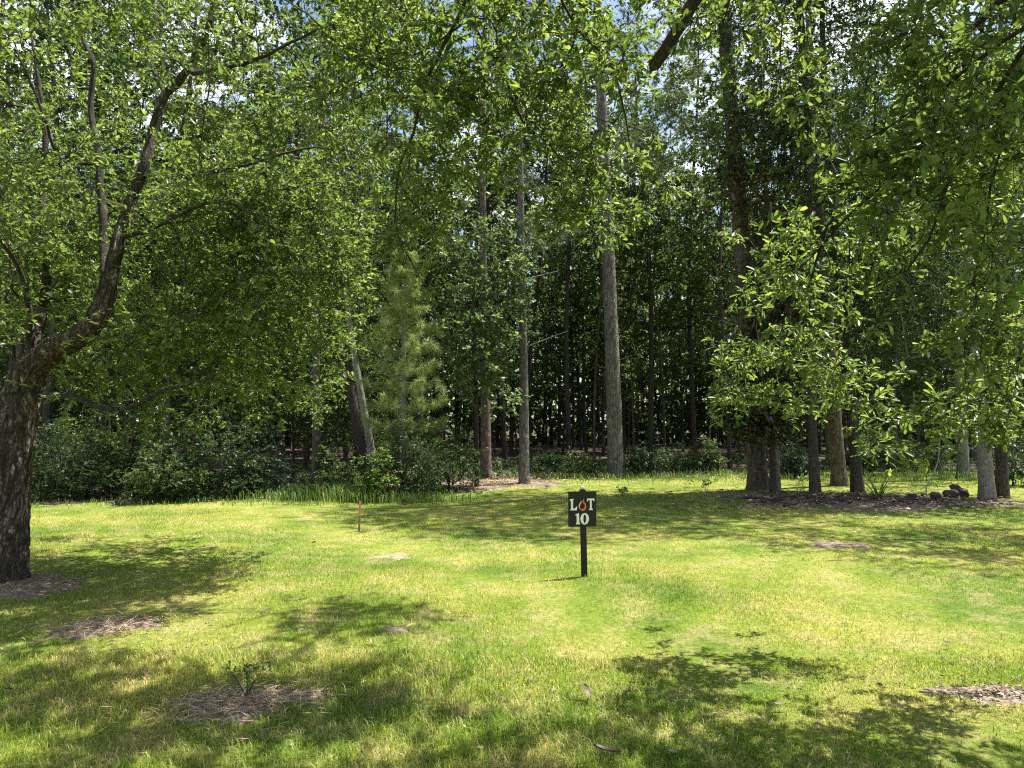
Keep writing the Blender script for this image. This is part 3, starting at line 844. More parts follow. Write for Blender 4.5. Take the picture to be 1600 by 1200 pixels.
    for path, r0, r1 in H:
        ids = sk.path([P(*q) for q in path], r0, r1, 0.1, 0.006, lift=0.25)
        ps = sk.pos[ids]
        d = sk.dirs[ids]
        for a, dd in zip(ps[2:], d[2:]):
            for _ in range(2):
                if rng.uniform() < 0.48:
                    pts_side.append(a + norm(dd * 0.8 + rng.normal(0, .75, 3) * np.array([1, 1, .55]) + np.array([0, 0, -.05])) * rng.uniform(0.10, 0.38))
    zones = [(760, 60, 190, 95, 4.8, 120), (690, 190, 100, 110, 4.8, 64), (860, 200, 75, 100, 5.0, 44), (640, 330, 45, 80, 4.85, 20), (905, 305, 55, 60, 5.0, 24),
             (600, 60, 90, 90, 5.3, 60), (940, 60, 70, 60, 4.5, 26), (1190, 40, 120, 60, 4.3, 34),
             (1500, 110, 150, 120, 3.5, 130), (1420, 260, 130, 100, 4.0, 100), (1545, 320, 80, 150, 3.7, 70), (1290, 390, 130, 60, 4.5, 54), (1260, 470, 80, 60, 4.95, 30),
             (1240, 560, 90, 45, 5.15, 60), (1165, 610, 30, 50, 5.2, 20), (1310, 610, 45, 45, 5.2, 24), (1555, 520, 70, 70, 4.0, 50), (1555, 640, 60, 45, 4.15, 34), (1475, 655, 45, 30, 4.3, 20)]
    tg = [np.array(pts_side)]
    for zx, zy, zw, zh, zd, n in zones:
        n = int(n * (0.75 if zx < 960 else 0.42))
        q = norm(rng.normal(0, 1, (n, 2))) * np.sqrt(rng.uniform(0, 1, (n, 1)))
        tg.append(np.array([P(zx + zw * a, zy + zh * b, zd + rng.normal(0, .28)) for a, b in q]))
    tg = np.concatenate(tg)
    px, py, f = proj(tg)
    tg = tg[tg[:, 1] > 2.7]
    sk.attach(tg, 0.16, 0.012, 0.42, 0.05)
    inview = list(sk.tips); sk.tips = []
    # the rest of the canopy, over and behind the viewer
    n = 1150
    q = np.stack([rng.uniform(-3.6, 8.0, n), rng.uniform(-6.0, 5.3, n), rng.uniform(4.2, 7.6, n)], 1)
    q = np.concatenate([q, np.stack([rng.uniform(1.9, 5.6, 260), rng.uniform(2.4, 4.5, 260), rng.uniform(4.9, 6.8, 260)], 1)])
    px, py, f = proj(q)
    out = (py < -60) | (f < 0.3)
    lim = 4.6 - 0.12 * np.clip(q[:, 0] - 1.5, 0, 2) - 0.45 * np.clip(-q[:, 0] - 0.6, 0, 1) + np.where(q[:, 0] > 1.9, 0.35, 1.0) * (0.55 * np.sin(q[:, 0] * 1.9) + 0.35 * np.sin(q[:, 0] * 4.3 + 1)) + 0.3 * (q[:, 2] - 5)
    keep = out & (q[:, 1] < lim) & (vnoise(q[:, 0] * 1.5, q[:, 1] * 1.5, 61) > np.where(q[:, 0] > 1.6, -0.7, -0.45))
    sk.attach(q[keep], 0.3, 0.02, 0.42, 0.03, minz=3.0)
    over = list(sk.tips)
    sk.radii(0.0028, 2.5, cap=True)
    rest = wood(sk, root, base, OAKBARK, OAKLIMB, 0.03, flare=0.3)
    inview = np.array(inview); over = np.array(over)
    (a1, b1), L1 = twig_leaves(sk.pos[inview], sk.tip_dirs(inview), 4, 0.17, 10, 0.070, 0.026, 0.75, 0.12)
    (a2, b2), L2 = twig_leaves(sk.pos[over], sk.tip_dirs(over), 7, 0.34, 9, 0.095, 0.038, 0.8, 0.1)
    rest.add(*prisms(a1 - base, b1 - base, 0.0026, 0.0012)); rest.add(*prisms(a2 - base, b2 - base, 0.004, 0.002))
    tag(link("branchwork", new_mesh("branchwork", *rest.get(), OAKLIMB, True), root), kind="stuff")
    leaves_with_parts(root, base, L1, 'mid')
    b, d, nn, ln, w = L2
    tag(link("canopy", new_mesh("canopy", *leaf_mesh(b - base, d, nn, ln, w, 'fold'), OAK), root), kind="stuff")

overhead_oak()

# ================================================================== TREES OF THE WOOD
def trunk_curve(base, H, lean, wob, n=9, k=0.0):
    z = np.linspace(0, 1, n)
    ph = rng.uniform(0, 6.28, 2)
    return np.stack([base[0] + lean[0] * z ** (1 + k) * H + wob * np.sin(z * 5 + ph[0]) * z, base[1] + lean[1] * z * H + wob * np.sin(z * 4 + ph[1]) * z, base[2] + z * H], 1)

def broadleaf(name, label, base, H, r, lean, blobs, ntip, bark, leaf, leafL=0.11, leafW=0.055, nl=9, ntw=7, tl=0.55, wob=0.15, kind='fold', group=None, rtop=0.25, flare=0.25, category="tree", droop=0.12):
    base = np.asarray(base, float)
    root = thing(name, label, category, base, group)
    sk = Skel()
    sk.chain(trunk_curve(base + np.array([0, 0, -0.05]), H, lean, wob), r, r * rtop, -1, 0.35)
    sk.attach(in_ellipsoids(ntip, [(base + np.array(c), rr, w) for c, rr, w in blobs]), 0.5, 0.05, 0.4, 0.02, minz=base[2] + 0.8)
    sk.radii(0.006, 2.5, cap=True)
    rest = wood(sk, root, base, bark, bark, None, flare=flare)
    tips = np.array(sk.tips)
    _, (b, d, n, ln, w) = twig_leaves(sk.pos[tips], sk.tip_dirs(tips), ntw, tl, nl, leafL, leafW, 0.85, droop)
    if rest.n: tag(link("branchwork", new_mesh("branchwork", *rest.get(), bark, True), root), kind="stuff")
    tag(link("crown", new_mesh("crown", *leaf_mesh(b - base, d, n, ln, w, kind), leaf), root), kind="stuff")
    return root

def needle_tufts(tips, tdir, ntuft, tl, nn, L, W):
    t = np.repeat(tips, ntuft, 0); td = np.repeat(tdir, ntuft, 0)
    wd = norm(td * 0.8 + rng.normal(0, .6, t.shape) + np.array([0, 0, .15]))
    c = t + wd * tl * rng.uniform(0.2, 1.1, (len(t), 1))
    k = np.repeat(np.arange(len(c)), nn)
    d = norm(wd[k] * 0.75 + rng.normal(0, .62, (len(k), 3)))
    b = c[k] - wd[k] * rng.uniform(0, 0.13, (len(k), 1))
    ln = L * rng.uniform(.65, 1.1, (len(k), 1))
    s = norm(np.cross(d, rng.normal(0, 1, d.shape)))
    sag = np.array([0, 0, -0.02])
    V = np.stack([b - s * W * .5, b + s * W * .5, b + d * ln + sag], 1)
    T = (np.arange(len(k)) * 3)[:, None] + np.arange(3)
    return (t, c), V.reshape(-1, 3), T

def pine(name, label, base, H, r, lean, blobs, ntip, bark, leaf, ntuft=5, nn=26, L=0.2, W=0.009, tl=0.35, wob=0.1, group=None, rtop=0.3, flare=0.3, stubs=0, targets=None):
    base = np.asarray(base, float)
    root = thing(name, label, "tree", base, group)
    sk = Skel()
    ids = sk.chain(trunk_curve(base + np.array([0, 0, -0.05]), H, lean, wob), r, r * rtop, -1, 0.35)
    sk.attach(base + targets if targets is not None else in_ellipsoids(ntip, [(base + np.array(c), rr, w) for c, rr, w in blobs]), 0.45, 0.03 if targets is not None else 0.06, 0.45, -0.05, minz=base[2] + 0.6)
    tips = np.array(sk.tips)
    for _ in range(stubs):
        i = ids[rng.integers(len(ids) // 6, int(len(ids) * 0.6))]
        a = rng.uniform(0, 6.28)
        sk.chain([sk.pos[i], sk.pos[i] + np.array([math.cos(a), math.sin(a), rng.uniform(-.1, .4)]) * rng.uniform(.3, 1.3)], 0.018, 0.005, i, 0.2, tip=False)
    sk.radii(0.006, 2.4, cap=True)
    rest = wood(sk, root, base, bark, bark, None, flare=flare, furrow=0.11 if r > 0.1 else 0, fstep=0.09, fsides=30)
    (a, c), V, T = needle_tufts(sk.pos[tips], sk.tip_dirs(tips), ntuft, tl, nn, L, W)
    rest.add(*prisms(a - base, c - base, 0.008, 0.004))
    tag(link("branchwork", new_mesh("branchwork", *rest.get(), bark, True), root), kind="stuff")
    tag(link("crown", new_mesh("crown", V - base, T, leaf), root), kind="stuff")
    return root

def at(px, d):
    p = P(px, 655, d); p[2] = gh(p[0], p[1]); return p

# ---- pines along the tree line
pine("pine_tree", "tall straight pine with a bare grey trunk standing behind the sign", at(962, 20.2), 20, 0.225, (-0.028, 0), [((-.4, .3, 11.6), (3.2, 1.6, 1.4), 1.5), ((-.5, 0, 16), (2.8, 2.4, 3.6), 3), ((0.9, -.3, 9.4), (1.6, 1.2, .7), .6)], 120, PINEBARK, NEEDLE, 5, 24, stubs=5)
pine("pine_tree", "thin straight grey pine left of the sign with tufts only at its top", at(819, 17.7), 13.5, 0.125, (-0.004, 0), [((.1, 0, 7.6), (.7, .7, .8), 1), ((.5, 0, 6.3), (.9, .6, .6), .8), ((0, 0, 11), (1.6, 1.6, 2.4), 2)], 60, PINEBARK, NEEDLE, 5, 24, stubs=6)
pine("pine_tree", "brown thin pine trunk second left of the sign, behind pale maple leaves", at(760, 19.2), 15, 0.14, (-0.01, 0), [((0, 0, 11.5), (2, 2, 3), 1)], 50, REDBARK, NEEDLE, 5, 22, stubs=4)
pine("pine_tree", "massive dark pine trunk wrapped in magnolia leaves right of the sign", at(1184, 16.4), 19, 0.215, (-0.055, 0), [((-1.2, 0, 9.0), (2.0, 2.0, 1.6), 2), ((-.9, 0, 13.5), (3.4, 3.2, 4), 5), ((-2.9, -.2, 7.6), (1.2, 1, .5), .8)], 190, MIDBARK, NEEDLE, 5, 24, rtop=0.5, flare=0.3, stubs=3)
pine("pine_tree", "red-brown pine trunk leaning left behind the litter bed", at(1310, 17.3), 17, 0.165, (-0.055, 0.01), [((-.9, 0, 12), (2.6, 2.6, 4), 1)], 80, REDBARK, NEEDLE, 5, 22)
pine("pine_tree", "tall dark pine rising behind the magnolia with its top against blue sky", at(1300, 25), 21, 0.2, (-0.035, 0), [((-.6, 0, 14.5), (2.4, 2.4, 5.5), 1)], 90, PINEBARK, NEEDLE, 5, 22)
wh = []
for zk in np.arange(0.9, 5.3, 0.42):
    rr = float(np.interp(zk, [0.9, 1.6, 3.0, 5.3], [.7, .85, .7, .15]))
    a0 = rng.uniform(0, 6.28)
    for q in range(6):
        a_ = a0 + q * 1.047 + rng.normal(0, .2); r_ = rr * rng.uniform(.7, 1.1)
        for f in (.45, .72, 1.0):
            wh.append((math.cos(a_) * r_ * f, math.sin(a_) * r_ * f, zk + .3 * r_ * f + rng.normal(0, .04)))
pine("pine_tree", "young pine with soft pale yellow-green needles standing over the tangled shrub", at(632, 15.6), 5.6, 0.08, (0.0, 0), None, 0, GREYBARK, NEEDLE_Y, 3, 64, 0.19, 0.0075, 0.16, wob=0.05, rtop=0.2, flare=0.1, targets=np.array(wh))

# ---- broadleaved trees at the edge
broadleaf("maple_tree", "slim maple with pale layered leaves just left of the thin pine", at(745, 17.0), 7.2, 0.055, (0.0, 0), [((0, 0, 3.6), (1.25, 1.0, 1.4), 2), ((.2, 0, 5.4), (1.2, 1, 1.6), 2), ((.4, -.3, 2.4), (.9, .6, .6), .6)], 150, DARKBARK, MAPLE, 0.11, 0.085, 9, 6, 0.4, kind='mid')
broadleaf("magnolia_tree", "dark glossy magnolia wrapped round the massive pine trunk", at(1206, 15.7), 9.2, 0.07, (0, 0), [((0, 0, 3.2), (1.15, 1.0, 2.2), 3), ((0.25, 0.2, 6.6), (1.25, 1.1, 2.6), 3), ((-.35, -.2, 2.0), (.8, .6, .9), 1.3), ((.7, .4, 2.4), (.8, .7, 1.2), .8)], 340, DARKBARK, MAGN, 0.17, 0.07, 7, 6, 0.34, kind='mid', droop=0.3)
broadleaf("grey_tree", "thin pale grey trunk just right of the massive pine", at(1214, 16.0), 10, 0.06, (-0.02, 0.02), [((-.3, .3, 8), (1.6, 1.6, 2.4), 1)], 60, GREYBARK, WOOD1)
broadleaf("dark_tree", "slim mottled trunk standing at the front of the litter bed", at(1272, 15.0), 11, 0.105, (-0.01, 0.01), [((.4, -.3, 8.2), (3.0, 2.2, 2.2), 1.4), ((.3, .2, 4.6), (1.6, 1.4, 1.0), .4)], 180, DARKBARK, WOOD1)
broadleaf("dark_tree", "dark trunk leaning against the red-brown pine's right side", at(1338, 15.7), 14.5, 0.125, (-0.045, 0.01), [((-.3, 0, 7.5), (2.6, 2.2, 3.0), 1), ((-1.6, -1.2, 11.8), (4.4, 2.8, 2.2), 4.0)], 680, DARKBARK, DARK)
broadleaf("grey_tree", "stout pale grey trunk with dense dark crown near the right edge", at(1540, 14.3), 9.5, 0.135, (-0.045, 0.0), [((-.2, .6, 5.2), (2.6, 1.9, 2.2), 3), ((-1.6, .8, 3.6), (1.7, 1.2, 1.3), 1.6), ((.6, .3, 7.4), (2.2, 2, 2), 1.4)], 300, GREYBARK, DARK, 0.09, 0.05, 9, 7, 0.45, flare=0.3, kind='mid')
broadleaf("dark_tree", "dark trunk right behind the stout pale grey trunk at right", at(1562, 15.0), 11, 0.12, (0.02, 0.0), [((.6, .3, 7), (2.6, 2.2, 3), 1)], 120, DARKBARK, DARK)
broadleaf("grey_tree", "grey trunk in shade left of the stout pale grey trunk", at(1503, 19.8), 12, 0.15, (-0.01, 0.0), [((0, .3, 8), (2.8, 2.4, 3.6), 1)], 120, GREYBARK, WOOD1)
broadleaf("forest_tree", "brown shaded trunk under the tip of the left oak's crown", at(495, 17.0), 11, 0.105, (0.0, 0.0), [((0, .3, 7.5), (2.4, 2.0, 3.2), 1)], 120, REDBARK, WOOD1)
broadleaf("forest_tree", "dark trunk leaning left beside the young pine", at(577, 17.4), 9.5, 0.13, (-0.19, 0.0), [((-1.3, .2, 7), (2.2, 2.0, 2.6), 1)], 110, DARKBARK, WOOD1)
broadleaf("grey_tree", "pale lichened trunk leaning left behind the young pine", at(592, 17.0), 8.5, 0.10, (-0.17, 0.0), [((-1.3, .2, 6.6), (2.0, 1.8, 2.4), 1)], 90, GREYBARK, WOOD1)

broadleaf("oak_tree", "spreading oak whose crown enters at the right edge above the shaded lawn", (9.6, 10.6, 0), 8.5, 0.2, (-0.03, 0.0), [((-1.5, -.1, 6.4), (2.6, 1.9, 1.7), 3), ((1.5, .4, 6.0), (2.4, 2.4, 2.0), 1.3)], 340, OAKLIMB, OAK, 0.09, 0.042, 9, 7, 0.5, kind='fold')

for px_, d_, H_, lb_ in ((1015, 26.5, 17, "tall leafy tree just right of the tall pine, closing the sky gap"), (1085, 28, 18, "tall leafy tree midway between the tall pine and the massive pine"), (890, 27, 17, "tall leafy tree rising directly behind the sign"), (70, 18, 14, "tall leafy tree behind the left oak, above its trunk"), (260, 19.5, 15, "tall leafy tree behind the left oak's main limb"), (440, 21, 15.5, "tall leafy tree behind the tip of the left oak's crown")):
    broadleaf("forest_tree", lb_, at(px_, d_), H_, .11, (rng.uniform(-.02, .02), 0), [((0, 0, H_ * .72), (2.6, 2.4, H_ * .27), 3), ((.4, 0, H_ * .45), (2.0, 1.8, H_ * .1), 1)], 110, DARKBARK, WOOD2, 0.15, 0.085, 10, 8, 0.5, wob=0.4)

# ---- the shaded wood behind: a few tree shapes, each standing many times
PROTO = []
for k in range(6):
    H = [12.5, 15, 13.5, 17, 11, 14.5][k]
    c0 = [0.42, 0.45, 0.5, 0.5, 0.34, 0.4][k]
    wdt = [2.2, 2.5, 1.9, 2.6, 2.1, 2.4][k]
    bl = [((0, 0, H * (c0 + 0.32)), (wdt, wdt, H * 0.27), 4), ((rng.uniform(-.8, .8), rng.uniform(-.8, .8), H * (c0 + .06)), (wdt * .9, wdt * .9, H * 0.12), 1.6), ((rng.uniform(-1, 1), 0, H * 0.3), (.9, .9, H * 0.06), .25)]
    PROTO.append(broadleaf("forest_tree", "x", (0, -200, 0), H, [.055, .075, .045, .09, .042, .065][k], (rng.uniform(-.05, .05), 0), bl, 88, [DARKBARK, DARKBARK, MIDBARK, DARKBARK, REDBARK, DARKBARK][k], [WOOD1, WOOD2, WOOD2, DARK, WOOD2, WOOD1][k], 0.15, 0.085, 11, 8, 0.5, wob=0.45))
spots = []
tries = 0
while len(spots) < 118 and tries < 20000:
    tries += 1
    d = math.sqrt(rng.uniform(17.5 ** 2, 44 ** 2))
    x = rng.uniform(-0.80, 0.80) * d
    if d < edge(x) + 0.9 or (-3.2 < x < 4.5 and d < 24.5): continue
    if any((x - a) ** 2 + (d - b) ** 2 < 1.7 ** 2 for a, b, _ in spots): continue
    spots.append((x, d, rng.integers(0, 6)))
MARKS = [(-9999, "the left edge"), (20, "the oak trunk"), (205, "the tallest shrub"), (330, "the end shrub"), (495, "the brown trunk"), (585, "the leaning trunks"), (632, "the young pine"), (745, "the maple"), (819, "the thin pine"), (910, "the sign"), (957, "the tall pine"), (1040, "the second bush"), (1184, "the massive pine"), (1272, "the mottled trunk"), (1320, "the reddish pine"), (1400, "the strap leaves"), (1460, "the dead branch"), (1540, "the stout trunk"), (9999, "the right edge")]
def between(px):
    for (a, na), (b, nb) in zip(MARKS, MARKS[1:]):
        if a <= px < b: return "between " + na + " and " + nb
def depth_word(d):
    return "at the wood's edge" if d < 23 else "midway in the wood" if d < 32 else "deep in the wood"
GRP = "trees of the shaded wood behind the lawn"
used = set()
for x, d, k in sorted(spots, key=lambda s: s[1]):
    z = float(gh(x, d))
    sc = rng.uniform(0.85, 1.2)
    px = 800 + x / d * 1130
    lab = ["dark slim", "dark straight", "grey slim", "dark stout", "brown thin", "dark tall"][k] + " tree " + depth_word(d) + ", " + between(px)
    if k not in used:
        used.add(k); o = PROTO[k]
        o.location = (x, d, z); o.rotation_euler = (0, 0, rng.uniform(0, 6.28)); o.scale = (sc, sc, sc); o['label'] = lab
    else:
        o = copy_tree(PROTO[k], (x, d, z), rng.uniform(0, 6.28), sc, lab)
    o['group'] = GRP

# smaller trees growing under them
LOW = []
for k in range(3):
    H = [5.0, 6.5, 7.5][k]
    LOW.append(broadleaf("understory_tree", "x", (0, -210, 0), H, [.035, .045, .05][k], (rng.uniform(-.06, .06), 0), [((0, 0, H * .62), (1.5, 1.5, H * .36), 3), ((.5, 0, H * .33), (1.2, 1.2, H * .16), 1)], 120, DARKBARK, [WOOD1, WOOD2, SHRUB][k], 0.12, 0.062, 8, 7, 0.5, wob=0.3))
low = []
while len(low) < 44:
    d = math.sqrt(rng.uniform(16 ** 2, 40 ** 2)); x = rng.uniform(-0.80, 0.80) * d
    px = 800 + x / d * 1130
    if d < edge(x) + (1.6 if not 700 < px < 1150 else 11.0): continue
    if any((x - a) ** 2 + (d - b) ** 2 < 1.6 ** 2 for a, b, _ in low): continue
    low.append((x, d, rng.integers(0, 3)))
used = set()
for x, d, k in sorted(low, key=lambda q: q[1]):
    px = 800 + x / d * 1130
    lab = ["round", "pale", "bushy"][k] + " small tree " + depth_word(d) + ", " + between(px)
    sc = rng.uniform(.8, 1.25); z = float(gh(x, d))
    if k not in used:
        used.add(k); o = LOW[k]; o.location = (x, d, z); o.rotation_euler = (0, 0, rng.uniform(0, 6.28)); o.scale = (sc,) * 3; o['label'] = lab
    else:
        o = copy_tree(LOW[k], (x, d, z), rng.uniform(0, 6.28), sc, lab)
    o['group'] = "small trees under the tall ones"

# the far wood, one mass
fa, ft = Acc(), Acc()
n = 70000
a = rng.uniform(-0.85, 0.85, n); d = rng.uniform(41, 60, n)
x, y = np.tan(a) * d, d
top = 14 + 5 * vnoise(x * .22, y * .3, 71)
z = top * rng.uniform(0, 1, n)
b = np.stack([x, y, z], 1)
fa.add(*leaf_mesh(b, norm(rng.normal(0, 1, b.shape)), norm(rng.normal(0, .6, b.shape) + np.array([0, 0, .9])), rng.uniform(.4, .75, n), rng.uniform(.25, .44, n), 'fold'))
n = 260
a = rng.uniform(-0.85, 0.85, n); d = rng.uniform(41, 56, n)
A = np.stack([np.tan(a) * d, d, np.zeros(n)], 1)
ft.add(*prisms(A, A + np.stack([rng.normal(0, .7, n), rng.normal(0, .5, n), rng.uniform(9, 15, n)], 1), 0.12, 0.05))
far = thing("far_wood", "dense dark wood far behind the tree line", "wood", (0, 50, 0))
far['kind'] = 'stuff'
for nm, acc_, m_ in (("foliage", fa, WOOD1), ("tree_trunk_mass", ft, DARKBARK)):
    V, T = acc_.get()
    tag(link(nm, new_mesh(nm, V - np.array([0, 50, 0]), T, m_), far), kind="stuff")

# ================================================================== SHRUBS AND UNDERGROWTH
def shrub(name, label, base, w, h, ntip, leaf, L=0.075, W=0.038, kind='fold', nl=8, ntw=6, tl=0.28, stems=6, group=None):
    base = np.asarray(base, float)
    root = thing(name, label, "shrub", base, group)
    sk = Skel()
    hub = sk.chain([base + np.array([0, 0, -.05]), base + np.array([0, 0, .12])], 0.03, 0.028, -1, 0.06, tip=False)[-1]
    for k in range(stems):
        a = rng.uniform(0, 6.28); s = rng.uniform(.3, .6)
        sk.chain([sk.pos[hub], sk.pos[hub] + np.array([math.cos(a) * w * s * .6, math.sin(a) * w * s * .5, h * .4]), sk.pos[hub] + np.array([math.cos(a) * w * s, math.sin(a) * w * s * .8, h * rng.uniform(.6, .95)])], 0.016, 0.006, hub, 0.15, 0.015)
    q = in_ellipsoids(ntip, [(base + np.array([0, 0, h * .5]), (w, w * .75, h * .5), 2), (base + np.array([w * .4, -.1, h * .35]), (w * .6, w * .5, h * .33), 1), (base + np.array([-w * .45, 0, h * .3]), (w * .6, w * .5, h * .3), 1)])
    q[:, 2] = np.maximum(q[:, 2], base[2] + 0.08)
    sk.attach(q, 0.2, 0.02)
    sk.radii(0.003, 2.4, cap=True)
    rest = Acc()
    for ids, rr in sk.chains(): rest.add(*tube(sk.pos[ids] - base, rr, 4))
    tips = np.array(sk.tips)
    _, (b, d, n, ln, wd) = twig_leaves(sk.pos[tips], sk.tip_dirs(tips), ntw, tl, nl, L, W, .85, .1)
    m = b[:, 2] > base[2] + 0.01
    tag(link("branchwork", new_mesh("branchwork", *rest.get(), DARKBARK, True), root), kind="stuff")
    tag(link("foliage", new_mesh("foliage", *leaf_mesh(b[m] - base, d[m], n[m], ln[m], wd[m], kind), leaf), root), kind="stuff")
    return root

shrub("shrub", "dark broad shrub directly right of the oak trunk", at(105, 14.6), 1.15, 1.6, 150, SHRUB)
shrub("shrub", "tallest dark shrub in the row under the oak's boughs", at(205, 15.0), 1.0, 2.2, 160, WOOD1)
shrub("shrub", "dark shrub at the right end of the row under the oak", at(330, 14.7), 1.0, 1.75, 140, SHRUB)
shrub("shrub", "rounded front shrub in the middle of the row under the oak", at(265, 14.1), 0.75, 0.95, 90, WOOD1)
shrub("shrub", "shrub seen behind the oak trunk at the left edge", at(10, 15.2), 1.2, 1.9, 130, SHRUB)
shrub("shrub", "sparse twiggy shrub left of the tall grass", at(410, 15.2), 0.6, 1.3, 60, DARK)
shrub("shrub", "large tangled shrub at the foot of the young pine", at(640, 15.0), 0.95, 1.55, 150, SHRUB, 0.07, 0.032)
shrub("shrub", "small lime-green shrub in front of the young pine", at(592, 14.4), 0.38, 0.95, 50, LIME, 0.075, 0.036, tl=.2)
shrub("shrub", "leafy shrub arching right toward the brown pine trunk", at(702, 16.2), 0.75, 1.5, 90, WOOD2, 0.08, 0.035)
k = 0
for px, d, w, h in ((905, 21.4, .4, .4), (1000, 20.4, .45, .75), (1050, 21.6, .8, .5), (1105, 21.0, .4, .85), (860, 21.8, .5, .45), (1390, 20.8, .9, 1.2), (1450, 22, .6, .6), (1580, 17.5, .6, 1.0), (1330, 21, .7, 1.3), (520, 16.6, .5, .8), (1240, 20, .5, .7)):
    nm = ["low bush in the shade behind the sign", "bush at the foot of the tall straight pine's right side", "bush second right of the tall straight pine", "bush left of the massive pine at the wood's edge",
          "low bush between the two nearest thin pines", "wide bush behind the litter bed's right half", "bush behind the pile of dark stones", "bush right of the stout pale grey trunk at the edge",
          "bush seen behind the red-brown pine", "weedy bush left of the lime-green shrub", "bush behind the slim mottled trunk"][k]
    k += 1
    shrub("bush", nm, at(px, d), w, h, 46, [SHRUB, WOOD2, DARK][k % 3], 0.09, 0.045, tl=.3)

# low growth on the floor of the wood
ua = Acc()
n = 2600
x = rng.uniform(-20, 22, n); y = edge(x) + 0.1 + rng.exponential(4.5, n)
hh = np.clip(rng.exponential(.13, n) * (1 + 1.2 * vnoise(x * .8, y * .8, 91)), .03, 1.1)
kp = vnoise(x * .55, y * .7, 92) + rng.normal(0, .3, n) > .05
x, y, hh = x[kp], y[kp], hh[kp]; n = len(x)
tp = np.stack([x, y, gh(x, y) + hh], 1)
_, (b, d, nn, ln, w) = twig_leaves(tp, np.tile([[0, 0, 1.0]], (n, 1)), 4, .2, 6, .09, .042, .9, .1)
ua.add(*leaf_mesh(b, d, nn, ln, w, 'fold'))
ua.add(*prisms(np.stack([x, y, gh(x, y)], 1), tp, 0.006, 0.003))
o = link("undergrowth", new_mesh("undergrowth", *ua.get(), SHRUB)); tag(o, "low leafy undergrowth on the floor of the wood", "undergrowth", None, "stuff")

def blades_clump(n, cx, cy, rx, ry, h, w, acc, lean=0.5):
    x = cx + rng.normal(0, rx, n); y = cy + rng.normal(0, ry, n)
    a = rng.uniform(0, 6.283, n); H = h * rng.uniform(.4, 1.15, n); le = lean * rng.uniform(.2, 1.5, n)
    ld = np.stack([np.cos(a), np.sin(a), 0 * a], 1); sd = np.stack([-np.sin(a), np.cos(a), 0 * a], 1)
    b = np.stack([x, y, gh(x, y) - .005], 1); up = np.array([0, 0, 1.0]); W = (w * rng.uniform(.6, 1.2, n))[:, None]
    m = b + ld * (H * le * .3)[:, None] + up * (H * .65)[:, None]
    t = b + ld * (H * le)[:, None] + up * (H * (1 - .25 * np.minimum(le, 1)))[:, None]
    V = np.stack([b - sd * W * .5, b + sd * W * .5, m + sd * W * .45, m - sd * W * .45, t], 1)
    acc.add(V.reshape(-1, 3), ((np.arange(n) * 5)[:, None, None] + np.array([[0, 1, 2], [0, 2, 3], [3, 2, 4]])).reshape(-1, 3))
ta = Acc()
for px, d, rx, ry, n, h in ((420, 14.9, .5, .4, 700, .22), (480, 14.9, .55, .45, 900, .28), (540, 14.7, .35, .4, 800, .4), (575, 14.3, .2, .3, 400, .32), (660, 14.3, .5, .25, 700, .25), (1500, 19.5, 3, 1, 2200, .3), (1000, 19.6, 3, .6, 2200, .22), (250, 13.8, 1.8, .2, 500, .13)):
    c = at(px, d); blades_clump(n, c[0], c[1], rx, ry, h, 0.012, ta)
o = link("tall_grass", new_mesh("tall_grass", *ta.get(), TALLG)); tag(o, "unmown tall grass along the foot of the shrubs", "grass", None, "stuff")

# palmetto-like clump in the litter bed
c = G(1372, 782)
fr = thing("strap_leaf_plant", "clump of arching strap leaves at the front of the litter bed", "plant", c)
for k in range(26):
    a = rng.uniform(0, 6.283); ln = rng.uniform(.4, .72); sp = rng.uniform(.35, 1.0)
    t = np.linspace(0, 1, 6)
    x = np.stack([math.cos(a) * sp * ln * t, math.sin(a) * sp * ln * t, ln * (1.05 * t - .55 * sp * t ** 2)], 1)
    s = np.array([-math.sin(a), math.cos(a), 0]) * 0.013
    wv = np.array([.6, 1, 1, .85, .55, .08])[:, None]
    V = np.concatenate([x - s * wv, x + s * wv + np.array([0, 0, .004])])
    i = np.arange(5)
    link("leaf", new_mesh("leaf", V, np.concatenate([np.stack([i, i + 6, i + 7], 1), np.stack([i, i + 7, i + 1], 1)]), TALLG), fr)

# ================================================================== SMALL THINGS
BLACK = plain_mat("black_paint", [(0.3, (0.010, 0.010, 0.009)), (0.7, (0.018, 0.018, 0.016))], 40, 0.55, spec=0.3)
WHITE = plain_mat("white_vinyl", [(0.3, (0.82, 0.82, 0.80)), (0.7, (0.87, 0.87, 0.85))], 20, 0.5)
ORANGE = plain_mat("orange_vinyl", [(0.3, (0.72, 0.16, 0.06)), (0.7, (0.76, 0.18, 0.07))], 20, 0.5)
PALEOR = plain_mat("pale_orange_vinyl", [(0.3, (0.74, 0.42, 0.30)), (0.7, (0.76, 0.45, 0.33))], 20, 0.5)
RAWWOOD = plain_mat("raw_wood", [(0.3, (0.42, 0.38, 0.33)), (0.7, (0.60, 0.56, 0.50))], 6, 0.8, (8, 8, 1))
STAKEP = plain_mat("stake_pink_paint", [(0.3, (0.40, 0.14, 0.11)), (0.7, (0.50, 0.22, 0.18))], 10, 0.7, (6, 6, 1))
STAKEW = plain_mat("stake_wood", [(0.3, (0.14, 0.09, 0.05)), (0.7, (0.24, 0.17, 0.10))], 10, 0.8, (6, 6, 1))

